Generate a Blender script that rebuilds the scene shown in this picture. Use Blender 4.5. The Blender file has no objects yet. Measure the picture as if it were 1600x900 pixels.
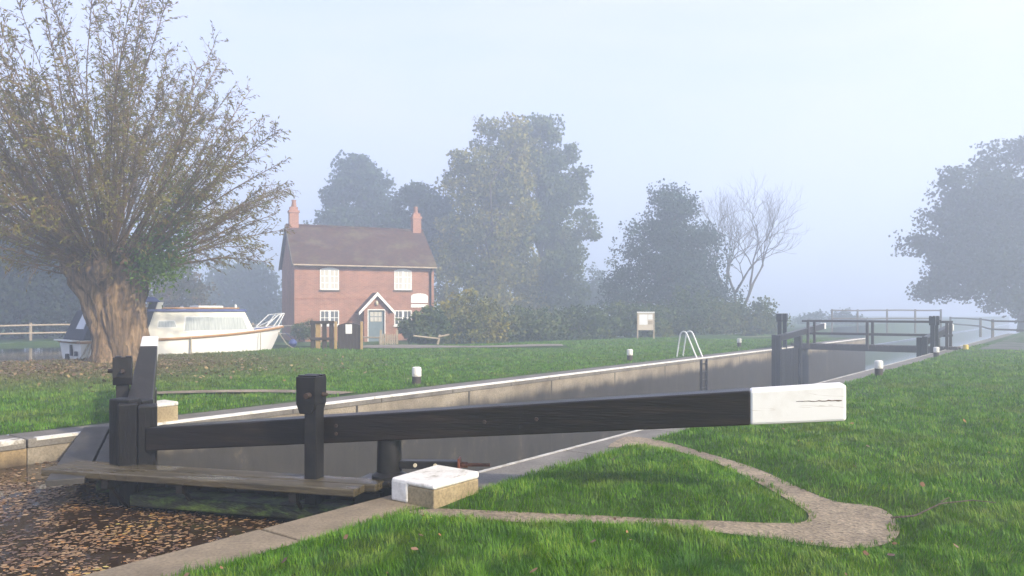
import bpy, math, random
import numpy as np
from mathutils import Vector, Matrix, noise as mnoise
R = math.radians
rng = np.random.default_rng(7)
random.seed(7)
scene = bpy.context.scene
COL = scene.collection

# ------------------------------------------------------------------ camera model of the site
F, HOR, EYE = 1200.0, 485.0, 1.65          # focal length in photo pixels, horizon row, eye height
def G(x, y, z=0.0):
    k = (EYE - z) / (y - HOR)
    return ((x - 800) * k, F * k)
def AT(x, Y):
    return (x - 800) / F * Y
def ZAT(y, Y):
    return EYE - (y - HOR) / F * Y

# lock axis frame: s along the lock (away from the camera), t across (positive = near bank)
UX, UY = 0.605, 0.796
NX, NY = UY, -UX
OX, OY = -0.914, 7.08
LOCKW = 5.9
def L(s, t):
    return (OX + s * UX + t * NX, OY + s * UY + t * NY)
def ST(x, y):
    dx, dy = x - OX, y - OY
    return dx * UX + dy * UY, dx * NX + dy * NY

# ------------------------------------------------------------------ object helpers
def tag(o, label=None, cat=None, group=None, kind=None):
    if label: o['label'] = label
    if cat: o['category'] = cat
    if group: o['group'] = group
    if kind: o['kind'] = kind
    return o

def empty(name, loc=(0, 0, 0), rz=0.0):
    o = bpy.data.objects.new(name, None)
    o.empty_display_size = 0.2
    COL.objects.link(o)
    o.location = loc
    o.rotation_euler = (0, 0, rz)
    return o

def link_mesh(name, verts, faces, mats, parent=None, mi=None, smooth=False):
    me = bpy.data.meshes.new(name)
    if isinstance(verts, np.ndarray) and isinstance(faces, np.ndarray):
        nv, nf, k = len(verts), len(faces), faces.shape[1]
        me.vertices.add(nv); me.vertices.foreach_set('co', verts.astype(np.float32).ravel())
        me.loops.add(nf * k); me.loops.foreach_set('vertex_index', faces.astype(np.int32).ravel())
        me.polygons.add(nf)
        me.polygons.foreach_set('loop_start', np.arange(0, nf * k, k, dtype=np.int32))
        if mi is not None: me.polygons.foreach_set('material_index', np.asarray(mi, dtype=np.int32))
        me.polygons.foreach_set('use_smooth', np.full(nf, smooth, dtype=bool))
        me.update(calc_edges=True)
    else:
        me.from_pydata([tuple(v) for v in verts], [], [tuple(f) for f in faces])
        if mi is not None: me.polygons.foreach_set('material_index', list(mi))
        if smooth: me.polygons.foreach_set('use_smooth', [True] * len(me.polygons))
        me.update()
    for m in (mats if isinstance(mats, (list, tuple)) else [mats]): me.materials.append(m)
    o = bpy.data.objects.new(name, me)
    COL.objects.link(o)
    if parent is not None: o.parent = parent
    return o

def V(*a): return Vector(a)

class MB:
    """collects simple solids into one mesh; points are in the coordinates of the parent"""
    def __init__(self, off=(0, 0, 0)):
        self.v, self.f, self.m, self.s = [], [], [], []
        self.off = Vector(off)
    def add(self, vs, fs, mi=0, sm=False):
        b = len(self.v)
        self.v += [Vector(p) - self.off for p in vs]
        self.f += [tuple(b + i for i in q) for q in fs]
        self.m += [mi] * len(fs); self.s += [sm] * len(fs)
        return self
    def box(self, c, size, ax=(1, 0, 0), up=(0, 0, 1), mi=0):
        ax = Vector(ax).normalized(); up = Vector(up)
        side = up.cross(ax).normalized(); up = ax.cross(side).normalized()
        c = Vector(c); hx, hy, hz = size[0] / 2, size[1] / 2, size[2] / 2
        vs = [c + ax * (sx * hx) + side * (sy * hy) + up * (sz * hz) for sz in (-1, 1) for sy in (-1, 1) for sx in (-1, 1)]
        return self.add(vs, [(0, 2, 3, 1), (4, 5, 7, 6), (0, 1, 5, 4), (2, 6, 7, 3), (0, 4, 6, 2), (1, 3, 7, 5)], mi)
    def bb(self, lo, hi, mi=0):
        return self.box([(a + b) / 2 for a, b in zip(lo, hi)], [b - a for a, b in zip(lo, hi)], mi=mi)
    def hexa(self, bottom, top, mi=0):
        """8-corner solid from two 4-point loops (counter-clockwise seen from above)"""
        vs = list(bottom) + list(top)
        return self.add(vs, [(3, 2, 1, 0), (4, 5, 6, 7), (0, 1, 5, 4), (1, 2, 6, 5), (2, 3, 7, 6), (3, 0, 4, 7)], mi)
    def bar(self, a, b, w, h, mi=0, up=(0, 0, 1)):
        a, b = Vector(a), Vector(b)
        return self.box((a + b) / 2, ((b - a).length, w, h), b - a, up, mi)
    def tube(self, pts, r, n=8, mi=0, cap=True):
        pts = [Vector(p) for p in pts]
        rs = r if isinstance(r, (list, tuple)) else [r] * len(pts)
        vs, fs = [], []
        ref = None
        for i, p in enumerate(pts):
            d = (pts[min(i + 1, len(pts) - 1)] - pts[max(i - 1, 0)]).normalized()
            if ref is None:
                ref = Vector((0, 0, 1)).cross(d)
                if ref.length < 0.05: ref = Vector((1, 0, 0))
            ref = (ref - d * ref.dot(d)).normalized()
            w = d.cross(ref)
            for j in range(n):
                a = 2 * math.pi * j / n
                vs.append(p + (ref * math.cos(a) + w * math.sin(a)) * rs[i])
        for i in range(len(pts) - 1):
            for j in range(n):
                k = (j + 1) % n
                fs.append((i * n + j, i * n + k, (i + 1) * n + k, (i + 1) * n + j))
        if cap:
            fs.append(tuple(range(n - 1, -1, -1)))
            fs.append(tuple(range((len(pts) - 1) * n, len(pts) * n)))
        return self.add(vs, fs, mi, True)
    def lathe(self, c, prof, n=16, mi=0):
        """prof: (radius, z) from bottom to top round a vertical axis at c"""
        c = Vector(c); vs, fs = [], []
        for r, z in prof:
            for j in range(n):
                a = 2 * math.pi * j / n
                vs.append(c + V(r * math.cos(a), r * math.sin(a), z))
        for i in range(len(prof) - 1):
            for j in range(n):
                k = (j + 1) % n
                fs.append((i * n + j, i * n + k, (i + 1) * n + k, (i + 1) * n + j))
        fs.append(tuple(range(n - 1, -1, -1)))
        fs.append(tuple(range((len(prof) - 1) * n, len(prof) * n)))
        return self.add(vs, fs, mi, True)
    def prism(self, poly, d, mi=0):
        """poly: planar loop of 3-D points, d: extrusion vector"""
        n = len(poly); d = Vector(d)
        vs = [Vector(p) for p in poly] + [Vector(p) + d for p in poly]
        fs = [tuple(range(n - 1, -1, -1)), tuple(range(n, 2 * n))]
        fs += [(i, (i + 1) % n, n + (i + 1) % n, n + i) for i in range(n)]
        return self.add(vs, fs, mi)
    def build(self, name, mats, parent=None, bevel=0.0, seg=2):
        o = link_mesh(name, self.v, self.f, mats, parent, self.m)
        me = o.data
        me.polygons.foreach_set('use_smooth', self.s)
        import bmesh
        bm = bmesh.new(); bm.from_mesh(me)
        bmesh.ops.recalc_face_normals(bm, faces=bm.faces)
        bm.to_mesh(me); bm.free()
        if any(self.s):
            try: me.set_sharp_from_angle(angle=R(40))
            except Exception: pass
        if bevel:
            b = o.modifiers.new('edge', 'BEVEL'); b.width = bevel; b.segments = seg; b.limit_method = 'ANGLE'; b.angle_limit = R(40)
        return o

def copy_tree(o, parent=None):
    c = o.copy(); COL.objects.link(c)
    if parent is not None: c.parent = parent
    for ch in list(o.children): copy_tree(ch, c)
    return c

# ------------------------------------------------------------------ materials
def newmat(name):
    m = bpy.data.materials.new(name); m.use_nodes = True
    nt = m.node_tree
    return m, nt, nt.nodes['Principled BSDF']
def nd(nt, typ, **kw):
    n = nt.nodes.new(typ)
    for k, v in kw.items(): setattr(n, k, v)
    return n
def ramp(nt, stops, interp='LINEAR'):
    r = nd(nt, 'ShaderNodeValToRGB'); r.color_ramp.interpolation = interp
    e = r.color_ramp.elements
    while len(e) < len(stops): e.new(0.5)
    for el, (p, c) in zip(e, stops):
        el.position = p; el.color = (c[0], c[1], c[2], 1)
    return r
def texco(nt, scale=(1, 1, 1), world=False):
    tc = nd(nt, 'ShaderNodeTexCoord'); mp = nd(nt, 'ShaderNodeMapping')
    mp.inputs['Scale'].default_value = scale
    if world:
        g = nd(nt, 'ShaderNodeNewGeometry'); nt.links.new(g.outputs['Position'], mp.inputs['Vector'])
    else:
        nt.links.new(tc.outputs['Object'], mp.inputs['Vector'])
    return mp.outputs['Vector']
def noise_n(nt, vec, scale, detail=5, rough=0.6, dist=0.0):
    n = nd(nt, 'ShaderNodeTexNoise')
    n.inputs['Scale'].default_value = scale; n.inputs['Detail'].default_value = detail
    n.inputs['Roughness'].default_value = rough; n.inputs['Distortion'].default_value = dist
    nt.links.new(vec, n.inputs['Vector'])
    return n.outputs['Fac']
def mixc(nt, fac, a, b, typ='MIX'):
    m = nd(nt, 'ShaderNodeMix', data_type='RGBA', blend_type=typ)
    if isinstance(fac, (int, float)): m.inputs[0].default_value = fac
    else: nt.links.new(fac, m.inputs[0])
    for i, c in ((6, a), (7, b)):
        if isinstance(c, tuple): m.inputs[i].default_value = (c[0], c[1], c[2], 1)
        else: nt.links.new(c, m.inputs[i])
    return m.outputs[2]
def bump(nt, p, h, strength=0.3, dist=0.02):
    b = nd(nt, 'ShaderNodeBump'); b.inputs['Strength'].default_value = strength; b.inputs['Distance'].default_value = dist
    nt.links.new(h, b.inputs['Height']); nt.links.new(b.outputs['Normal'], p.inputs['Normal'])

def surf(name, stops, scale=6, rough=0.6, bumpk=0.3, bdist=0.01, stretch=(1, 1, 1), fine=None, spec=0.5, detail=6, world=False, metal=0.0):
    """mottled procedural surface: noise through a colour ramp + bump"""
    m, nt, p = newmat(name)
    v = texco(nt, stretch, world)
    n = noise_n(nt, v, scale, detail)
    r = ramp(nt, stops); nt.links.new(n, r.inputs[0])
    c = r.outputs[0]
    if fine:
        n2 = noise_n(nt, v, scale * fine[0], 3)
        r2 = ramp(nt, [(0.35, (fine[1],) * 3), (0.7, (1, 1, 1))]); nt.links.new(n2, r2.inputs[0])
        c = mixc(nt, 1.0, c, r2.outputs[0], 'MULTIPLY')
        bump(nt, p, n2, bumpk, bdist)
    else:
        bump(nt, p, n, bumpk, bdist)
    nt.links.new(c, p.inputs['Base Color'])
    p.inputs['Roughness'].default_value = rough; p.inputs['Specular IOR Level'].default_value = spec
    p.inputs['Metallic'].default_value = metal
    return m

def leafmat(name, stops, rough=0.55, trans=0.3, var=0.25, spec=0.15):
    """foliage: colour per leaf (mesh island) with larger patches, and light passing through"""
    m, nt, p = newmat(name)
    g = nd(nt, 'ShaderNodeNewGeometry')
    v = texco(nt, (1, 1, 1), True)
    n = noise_n(nt, v, 0.35 if var > 0.2 else 1.2, 3)
    mth = nd(nt, 'ShaderNodeMath', operation='MULTIPLY_ADD'); mth.inputs[1].default_value = 0.55
    nt.links.new(g.outputs['Random Per Island'], mth.inputs[0])
    m2 = nd(nt, 'ShaderNodeMath', operation='MULTIPLY_ADD'); m2.inputs[1].default_value = 1.5; m2.inputs[2].default_value = -0.53
    nt.links.new(n, m2.inputs[0]); nt.links.new(m2.outputs[0], mth.inputs[2])
    r = ramp(nt, stops); nt.links.new(mth.outputs[0], r.inputs[0])
    nt.links.new(r.outputs[0], p.inputs['Base Color'])
    p.inputs['Roughness'].default_value = rough; p.inputs['Specular IOR Level'].default_value = spec
    tr = nd(nt, 'ShaderNodeBsdfTranslucent'); nt.links.new(r.outputs[0], tr.inputs['Color'])
    mx = nd(nt, 'ShaderNodeMixShader'); mx.inputs[0].default_value = trans
    nt.links.new(p.outputs[0], mx.inputs[1]); nt.links.new(tr.outputs[0], mx.inputs[2])
    nt.links.new(mx.outputs[0], nt.nodes['Material Output'].inputs['Surface'])
    return m

M = {}
M['black'] = surf('black_painted_timber', [(0.3, (0.006, 0.005, 0.004)), (0.55, (0.016, 0.0115, 0.008)), (0.72, (0.034, 0.023, 0.014)), (0.82, (0.07, 0.052, 0.036))], 3.0, 0.33, 0.5, 0.006, (0.35, 5, 5), (5, 0.65), spec=.3)
M['mitre'] = surf('tarred_timber', [(0.3, (0.005, 0.005, 0.006)), (0.57, (0.011, 0.010, 0.010)), (0.66, (0.025, 0.021, 0.016)), (0.74, (0.13, 0.11, 0.085))], 4.0, 0.42, 0.8, 0.014, (5, 5, 0.35), (6, 0.5), spec=.3)
M['iron'] = surf('black_iron', [(0.35, (0.008, 0.008, 0.009)), (0.7, (0.02, 0.018, 0.017))], 9, 0.38, 0.15, 0.003, spec=.3)
M['rust'] = surf('rusty_iron', [(0.3, (0.05, 0.022, 0.012)), (0.7, (0.16, 0.06, 0.03))], 20, 0.8, 0.4, 0.004)
M['crack'] = surf('open_split_in_timber', [(0.3, (0.05, 0.03, 0.015)), (0.7, (0.16, 0.10, 0.05))], 30, 0.9, 0.2, 0.002)
M['spindle'] = surf('dull_spindle', [(0.3, (0.02, 0.013, 0.01)), (0.6, (0.04, 0.024, 0.016)), (0.8, (0.10, 0.05, 0.03))], 25, 0.7, 0.3, 0.003)
M['brass'] = surf('pale_bolt_metal', [(0.3, (0.45, 0.4, 0.28)), (0.7, (0.6, 0.55, 0.42))], 20, 0.5, 0.1, 0.002)
M['red'] = surf('red_painted_iron', [(0.3, (0.12, 0.035, 0.02)), (0.7, (0.22, 0.07, 0.04))], 20, 0.6, 0.2, 0.002)
M['plank'] = surf('wet_oak_plank', [(0.3, (0.04, 0.033, 0.018)), (0.5, (0.085, 0.068, 0.038)), (0.75, (0.13, 0.105, 0.062))], 2.6, 0.42, 0.6, 0.006, (0.6, 7, 7), (5, 0.55))
def wet(mat, lo, hi, sc):
    nt = mat.node_tree; p = nt.nodes['Principled BSDF']
    r = ramp(nt, [(.46, (hi,) * 3), (.56, (lo,) * 3)]); nt.links.new(noise_n(nt, texco(nt, (.5, 2.2, 1)), sc, 3), r.inputs[0]); nt.links.new(r.outputs[0], p.inputs['Roughness'])
wet(M['plank'], .08, .5, 1.6)
M['plankgrey'] = surf('grey_walk_plank', [(0.3, (0.03, 0.028, 0.024)), (0.55, (0.055, 0.05, 0.042)), (0.78, (0.085, 0.078, 0.06))], 2.6, 0.5, 0.5, 0.005, (1, 1, 1), (8, 0.6))
M['moss'] = surf('mossy_wet_timber', [(0.3, (0.010, 0.010, 0.007)), (0.44, (0.02, 0.026, 0.009)), (0.55, (0.06, 0.10, 0.015)), (0.8, (0.13, 0.20, 0.03))], 5, 0.6, 0.9, 0.02, (1, 1, 2.5), (4, 0.5))
M['wetwood'] = surf('dark_wet_timber', [(0.3, (0.006, 0.006, 0.005)), (0.6, (0.016, 0.014, 0.01)), (0.8, (0.03, 0.028, 0.015))], 4, 0.35, 0.6, 0.01, (3, 3, 0.5), (5, 0.6))
M['greytimber'] = surf('weathered_timber', [(0.3, (0.09, 0.075, 0.06)), (0.7, (0.2, 0.17, 0.13))], 3, 0.8, 0.5, 0.006, (4, 4, 0.6), (6, 0.7))
M['rail'] = surf('pale_fence_rail', [(0.3, (0.28, 0.22, 0.15)), (0.7, (0.46, 0.38, 0.28))], 4, 0.8, 0.3, 0.006)
M['ochre'] = surf('ochre_post_timber', [(0.3, (0.30, 0.19, 0.07)), (0.7, (0.42, 0.29, 0.12))], 4, 0.8, 0.3, 0.006)
M['darkboard'] = surf('dark_gate_board', [(0.3, (0.025, 0.017, 0.012)), (0.7, (0.06, 0.042, 0.03))], 5, 0.7, 0.3, 0.006, (5, 5, .5))
M['paper'] = surf('white_paper', [(0.3, (0.72, 0.72, 0.7)), (0.7, (0.82, 0.82, 0.8))], 6, 0.7, 0.05, 0.001)
M['whitep'] = surf('white_gloss_paint', [(0.3, (0.74, 0.73, 0.70)), (0.7, (0.83, 0.82, 0.79))], 5, 0.5, 0.12, 0.003)
M['rubwhite'] = surf('white_paint_old', [(0.30, (0.30, 0.27, 0.21)), (0.40, (0.66, 0.64, 0.59)), (0.7, (0.80, 0.79, 0.76))], 6, 0.7, 0.4, 0.006, (1, 1, 1), (6, 0.8))
M['worngrey'] = surf('worn_edge_paint', [(0.30, (0.24, 0.22, 0.18)), (0.45, (0.42, 0.40, 0.36)), (0.7, (0.62, 0.61, 0.57))], 6, 0.75, 0.4, 0.006, (1, 1, 1), (6, 0.7))
M['yellowp'] = surf('yellow_paint', [(0.3, (0.5, 0.36, 0.05)), (0.7, (0.62, 0.46, 0.08))], 9, 0.6, 0.1, 0.003)
M['bolblack'] = surf('bollard_brown_black', [(0.3, (0.03, 0.024, 0.02)), (0.7, (0.06, 0.048, 0.04))], 9, 0.6, 0.2, 0.003)
M['galv'] = surf('pale_galvanised_tube', [(0.3, (0.55, 0.56, 0.55)), (0.7, (0.7, 0.71, 0.7))], 9, 0.45, 0.05, 0.002)

# lock gate balance beam white end with cracks along the grain
def white_beam():
    m, nt, p = newmat('white_beam_paint')
    v = texco(nt, (0.35, 4.5, 4.5))
    n = noise_n(nt, v, 1.6, 4, 0.55, 0.2)
    r = ramp(nt, [(0.0, (0.73, 0.72, 0.68)), (0.492, (0.77, 0.76, 0.72)), (0.4985, (0.30, 0.22, 0.12)), (0.5015, (0.22, 0.15, 0.07)), (0.507, (0.77, 0.76, 0.72)), (1, (0.73, 0.72, 0.69))])
    gate = noise_n(nt, texco(nt), 2.2, 2)
    gr = ramp(nt, [(0.50, (0, 0, 0)), (0.60, (1, 1, 1))]); nt.links.new(gate, gr.inputs[0]); nt.links.new(n, r.inputs[0])
    n2 = noise_n(nt, texco(nt), 9, 5)
    r2 = ramp(nt, [(0.3, (0.70, 0.68, 0.63)), (0.6, (0.77, 0.76, 0.72))]); nt.links.new(n2, r2.inputs[0])
    nt.links.new(mixc(nt, gr.outputs[0], r2.outputs[0], r.outputs[0]), p.inputs['Base Color'])
    p.inputs['Roughness'].default_value = 0.5
    bump(nt, p, n2, 0.15, 0.004)
    return m
M['beamwhite'] = white_beam()

def concrete(name, base, dark, wet=None, moss=False, world=True):
    m, nt, p = newmat(name)
    v = texco(nt, (1, 1, 1), world)
    n = noise_n(nt, v, 1.6, 8, 0.65); n2 = noise_n(nt, v, 38, 4, 0.7)
    r = ramp(nt, [(0.3, dark), (0.62, base)]); nt.links.new(n, r.inputs[0])
    r2 = ramp(nt, [(0.3, (0.55, 0.53, 0.5)), (0.6, (1, 1, 1))]); nt.links.new(n2, r2.inputs[0])
    c = mixc(nt, 1.0, r.outputs[0], r2.outputs[0], 'MULTIPLY')
    if wet:
        g = nd(nt, 'ShaderNodeNewGeometry'); sx = nd(nt, 'ShaderNodeSeparateXYZ'); nt.links.new(g.outputs['Position'], sx.inputs[0])
        w = noise_n(nt, texco(nt, (1.2, 1.2, 0.25), True), 1.5, 6, 0.7)
        ad = nd(nt, 'ShaderNodeMath', operation='MULTIPLY_ADD'); ad.inputs[1].default_value = 0.55; nt.links.new(w, ad.inputs[0]); nt.links.new(sx.outputs[2], ad.inputs[2])
        mr = nd(nt, 'ShaderNodeMapRange', interpolation_type='SMOOTHSTEP')
        mr.inputs[1].default_value = wet[0] + 0.275 + 0.16; mr.inputs[2].default_value = wet[0] + 0.275 - 0.16
        nt.links.new(ad.outputs[0], mr.inputs[0])
        wc = ramp(nt, [(0.3, wet[1]), (0.6, wet[2]), (0.75, wet[3])]); nt.links.new(noise_n(nt, texco(nt, (1.3, 1.3, 0.55), True), 1.7, 10, 0.78, .6), wc.inputs[0])
        c = mixc(nt, mr.outputs[0], c, wc.outputs[0])
        # joints between the concrete pours: dark vertical runs every few metres
        sv = nd(nt, 'ShaderNodeVectorMath', operation='DOT_PRODUCT'); sv.inputs[1].default_value = (UX, UY, 0); nt.links.new(g.outputs['Position'], sv.inputs[0])
        md = nd(nt, 'ShaderNodeMath', operation='PINGPONG'); md.inputs[1].default_value = 1.6; nt.links.new(sv.outputs['Value'], md.inputs[0])
        lt = nd(nt, 'ShaderNodeMath', operation='LESS_THAN'); lt.inputs[1].default_value = 0.025; nt.links.new(md.outputs[0], lt.inputs[0])
        c = mixc(nt, lt.outputs[0], c, (0.03, 0.028, 0.025))
    nt.links.new(c, p.inputs['Base Color'])
    p.inputs['Roughness'].default_value = 0.8
    bump(nt, p, n2, 0.45, 0.006)
    return m
M['coping'] = concrete('coping_concrete', (0.27, 0.215, 0.14), (0.13, 0.10, 0.065))
M['strip'] = concrete('lockside_concrete', (0.20, 0.185, 0.16), (0.10, 0.092, 0.08))
M['stone'] = concrete('block_stone', (0.36, 0.29, 0.17), (0.22, 0.17, 0.10))
M['wall'] = concrete('lock_wall_concrete', (0.31, 0.27, 0.205), (0.15, 0.125, 0.09), wet=(-0.36, (0.010, 0.010, 0.010), (0.034, 0.031, 0.027), (0.12, 0.10, 0.07)))
M['wingwall'] = concrete('wing_wall_stone', (0.34, 0.25, 0.13), (0.17, 0.12, 0.06), wet=(-0.28, (0.03, 0.02, 0.012), (0.05, 0.035, 0.02), (0.09, 0.06, 0.03)))
def gravel():
    m = concrete('path_gravel', (0.31, 0.255, 0.175), (0.15, 0.118, 0.08)); nt = m.node_tree; p = nt.nodes['Principled BSDF']
    vo = nd(nt, 'ShaderNodeTexVoronoi'); vo.inputs['Scale'].default_value = 42; nt.links.new(texco(nt, (1, 1, 1), True), vo.inputs['Vector'])
    r = ramp(nt, [(.0, (.55, .52, .5)), (.5, (1, 1, 1)), (.9, (1.25, 1.2, 1.15))]); nt.links.new(vo.outputs['Color'], r.inputs[0])
    old = p.inputs['Base Color'].links[0].from_socket
    nt.links.new(mixc(nt, 1.0, old, r.outputs[0], 'MULTIPLY'), p.inputs['Base Color'])
    bump(nt, p, vo.outputs['Distance'], .5, .01)
    return m
M['path'] = gravel()
M['track'] = concrete('towpath_gravel', (0.24, 0.21, 0.17), (0.15, 0.13, 0.10))
M['tarmac'] = concrete('misty_towpath', (0.10, 0.10, 0.085), (0.06, 0.065, 0.05))

def ground_mat():
    m, nt, p = newmat('lawn_ground')
    v = texco(nt, (1, 1, 1), True)
    n = noise_n(nt, v, 0.5, 6, 0.6); n2 = noise_n(nt, v, 9, 6, 0.7)
    r = ramp(nt, [(0.3, (0.028, 0.062, 0.010)), (0.5, (0.042, 0.088, 0.014)), (0.7, (0.062, 0.10, 0.022))]); nt.links.new(n, r.inputs[0])
    r2 = ramp(nt, [(0.3, (0.55, 0.55, 0.5)), (0.65, (1.15, 1.15, 1.0))]); nt.links.new(n2, r2.inputs[0])
    c = mixc(nt, 1.0, r.outputs[0], r2.outputs[0], 'MULTIPLY')
    # earth and leaf litter under the willow
    g = nd(nt, 'ShaderNodeNewGeometry')
    ds = nd(nt, 'ShaderNodeVectorMath', operation='DISTANCE'); ds.inputs[1].default_value = (-14.0, 23.0, 0); nt.links.new(g.outputs['Position'], ds.inputs[0])
    ad = nd(nt, 'ShaderNodeMath', operation='MULTIPLY_ADD'); ad.inputs[1].default_value = 7.0; nt.links.new(n2, ad.inputs[0]); nt.links.new(ds.outputs['Value'], ad.inputs[2])
    mr = nd(nt, 'ShaderNodeMapRange', interpolation_type='SMOOTHSTEP'); mr.inputs[1].default_value = 10.5; mr.inputs[2].default_value = 5.5; nt.links.new(ad.outputs[0], mr.inputs[0])
    c = mixc(nt, mr.outputs[0], c, (0.15, 0.105, 0.052))
    nt.links.new(c, p.inputs['Base Color']); p.inputs['Roughness'].default_value = 0.9; p.inputs['Specular IOR Level'].default_value = 0.2
    bump(nt, p, n2, 0.8, 0.04)
    return m
M['ground'] = ground_mat()

def blade_mat():
    m, nt, p = newmat('grass_blade')
    g = nd(nt, 'ShaderNodeNewGeometry')
    v = texco(nt, (1, 1, 1), True)
    n = noise_n(nt, v, 1.6, 7, 0.72)
    a = nd(nt, 'ShaderNodeMath', operation='MULTIPLY_ADD'); a.inputs[1].default_value = 0.5; nt.links.new(g.outputs['Random Per Island'], a.inputs[0])
    b = nd(nt, 'ShaderNodeMath', operation='MULTIPLY_ADD'); b.inputs[1].default_value = 1.3; b.inputs[2].default_value = -0.4; nt.links.new(n, b.inputs[0]); nt.links.new(b.outputs[0], a.inputs[2])
    r = ramp(nt, [(0.08, (0.030, 0.092, 0.006)), (0.40, (0.068, 0.185, 0.010)), (0.66, (0.13, 0.27, 0.018)), (0.85, (0.25, 0.34, 0.045)), (0.97, (0.30, 0.27, 0.09))]); nt.links.new(a.outputs[0], r.inputs[0])
    pr = ramp(nt, [(.50, (0, 0, 0)), (.66, (.75,) * 3)]); nt.links.new(noise_n(nt, v, .8, 6, .7, .4), pr.inputs[0])
    pc = mixc(nt, pr.outputs[0], r.outputs[0], (.14, .165, .035))
    pr2 = ramp(nt, [(.56, (0, 0, 0)), (.66, (.8,) * 3)]); nt.links.new(noise_n(nt, texco(nt, (1, 1, 1), True), 2.7, 4, .6, .8), pr2.inputs[0])
    pc = mixc(nt, pr2.outputs[0], pc, (.028, .10, .018))
    ds = nd(nt, 'ShaderNodeVectorMath', operation='DISTANCE'); ds.inputs[1].default_value = (-14.0, 23.0, 0); nt.links.new(g.outputs['Position'], ds.inputs[0])
    ad = nd(nt, 'ShaderNodeMath', operation='MULTIPLY_ADD'); ad.inputs[1].default_value = 8.0; nt.links.new(n, ad.inputs[0]); nt.links.new(ds.outputs['Value'], ad.inputs[2])
    mr = nd(nt, 'ShaderNodeMapRange', interpolation_type='SMOOTHSTEP'); mr.inputs[1].default_value = 15.0; mr.inputs[2].default_value = 8.0; mr.inputs[4].default_value = 0.85; nt.links.new(ad.outputs[0], mr.inputs[0])
    c = mixc(nt, mr.outputs[0], pc, (0.15, 0.125, 0.048))
    nt.links.new(c, p.inputs['Base Color']); p.inputs['Roughness'].default_value = 0.5; p.inputs['Specular IOR Level'].default_value = 0.25
    tr = nd(nt, 'ShaderNodeBsdfTranslucent'); nt.links.new(c, tr.inputs['Color'])
    mx = nd(nt, 'ShaderNodeMixShader'); mx.inputs[0].default_value = 0.3
    nt.links.new(p.outputs[0], mx.inputs[1]); nt.links.new(tr.outputs[0], mx.inputs[2])
    nt.links.new(mx.outputs[0], nt.nodes['Material Output'].inputs['Surface'])
    return m
M['blade'] = blade_mat()

def water_mat(name, deep, rough=0.03, ripple=0.06, scale=2.5):
    m, nt, p = newmat(name)
    v = texco(nt, (1, 1, 1), True)
    n = noise_n(nt, v, scale, 3, 0.5)
    r = ramp(nt, [(0.35, deep), (0.7, tuple(c * 2.0 for c in deep))]); nt.links.new(noise_n(nt, v, 1.5, 6), r.inputs[0])
    nt.links.new(r.outputs[0], p.inputs['Base Color'])
    p.inputs['Roughness'].default_value = rough; p.inputs['IOR'].default_value = 1.33; p.inputs['Specular IOR Level'].default_value = 0.5
    bump(nt, p, n, ripple, 0.05)
    return m
M['pound'] = water_mat('pound_water', (0.020, 0.011, 0.005))
M['river'] = water_mat('river_water', (0.012, 0.014, 0.012), 0.05, 0.08)

# ------------------------------------------------------------------ ground, banks, water
def pip(px, py, poly):
    inside = np.zeros(len(px), bool); n = len(poly); j = n - 1
    for i in range(n):
        xi, yi = poly[i]; xj, yj = poly[j]
        c = ((yi > py) != (yj > py)) & (px < (xj - xi) * (py - yi) / (yj - yi + 1e-12) + xi)
        inside ^= c; j = i
    return inside
def pdist(px, py, poly, closed=True):
    d = np.full(len(px), 1e9); n = len(poly)
    for i in range(n if closed else n - 1):
        ax, ay = poly[i]; bx, by = poly[(i + 1) % n]
        vx, vy = bx - ax, by - ay
        t = np.clip(((px - ax) * vx + (py - ay) * vy) / (vx * vx + vy * vy + 1e-12), 0, 1)
        d = np.minimum(d, np.hypot(px - ax - t * vx, py - ay - t * vy))
    return d
def sstep(a, b, x):
    t = np.clip((x - a) / (b - a), 0, 1); return t * t * (3 - 2 * t)

PATH_PX = [(985, 683), (1030, 689), (1080, 702), (1135, 718), (1187, 735), (1225, 752), (1258, 767), (1307, 785), (1364, 792), (1393, 806), (1406, 829), (1392, 848), (1350, 858),
           (1293, 856), (1240, 849), (1169, 839), (1100, 831), (1020, 823), (940, 820), (860, 819), (790, 816), (730, 811), (690, 809), (655, 806), (640, 800), (685, 796), (760, 799), (850, 803), (940, 807), (1030, 812),
           (1120, 815), (1187, 818), (1247, 818), (1263, 811), (1259, 800), (1236, 785), (1187, 757), (1126, 727), (1080, 712), (1035, 702), (990, 697), (950, 700), (965, 688)]
PATH = [G(*p) for p in PATH_PX]
def smooth_closed(p, k=3):
    out = []; n = len(p)
    for i in range(n):
        p0, p1, p2, p3 = (Vector(p[(i + j - 1) % n]) for j in range(4))
        for q in range(k):
            t = q / k
            out.append(tuple(0.5 * ((2 * p1) + (-p0 + p2) * t + (2 * p0 - 5 * p1 + 4 * p2 - p3) * t * t + (-p0 + 3 * p1 - 3 * p2 + p3) * t ** 3)))
    return out
PATH_S = smooth_closed(PATH, 3)

HX2, HY2 = -5.18, 10.84       # heel of the far upper gate leaf
FAR_IN, FAR_OUT = 4.35, 4.85
def far_arc(px, py):
    r = np.hypot(px - HX2, py - HY2); a = np.degrees(np.arctan2(py - HY2, px - HX2))
    return (r > FAR_IN) & (r < FAR_OUT) & (a > 40) & (a < 118)

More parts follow.
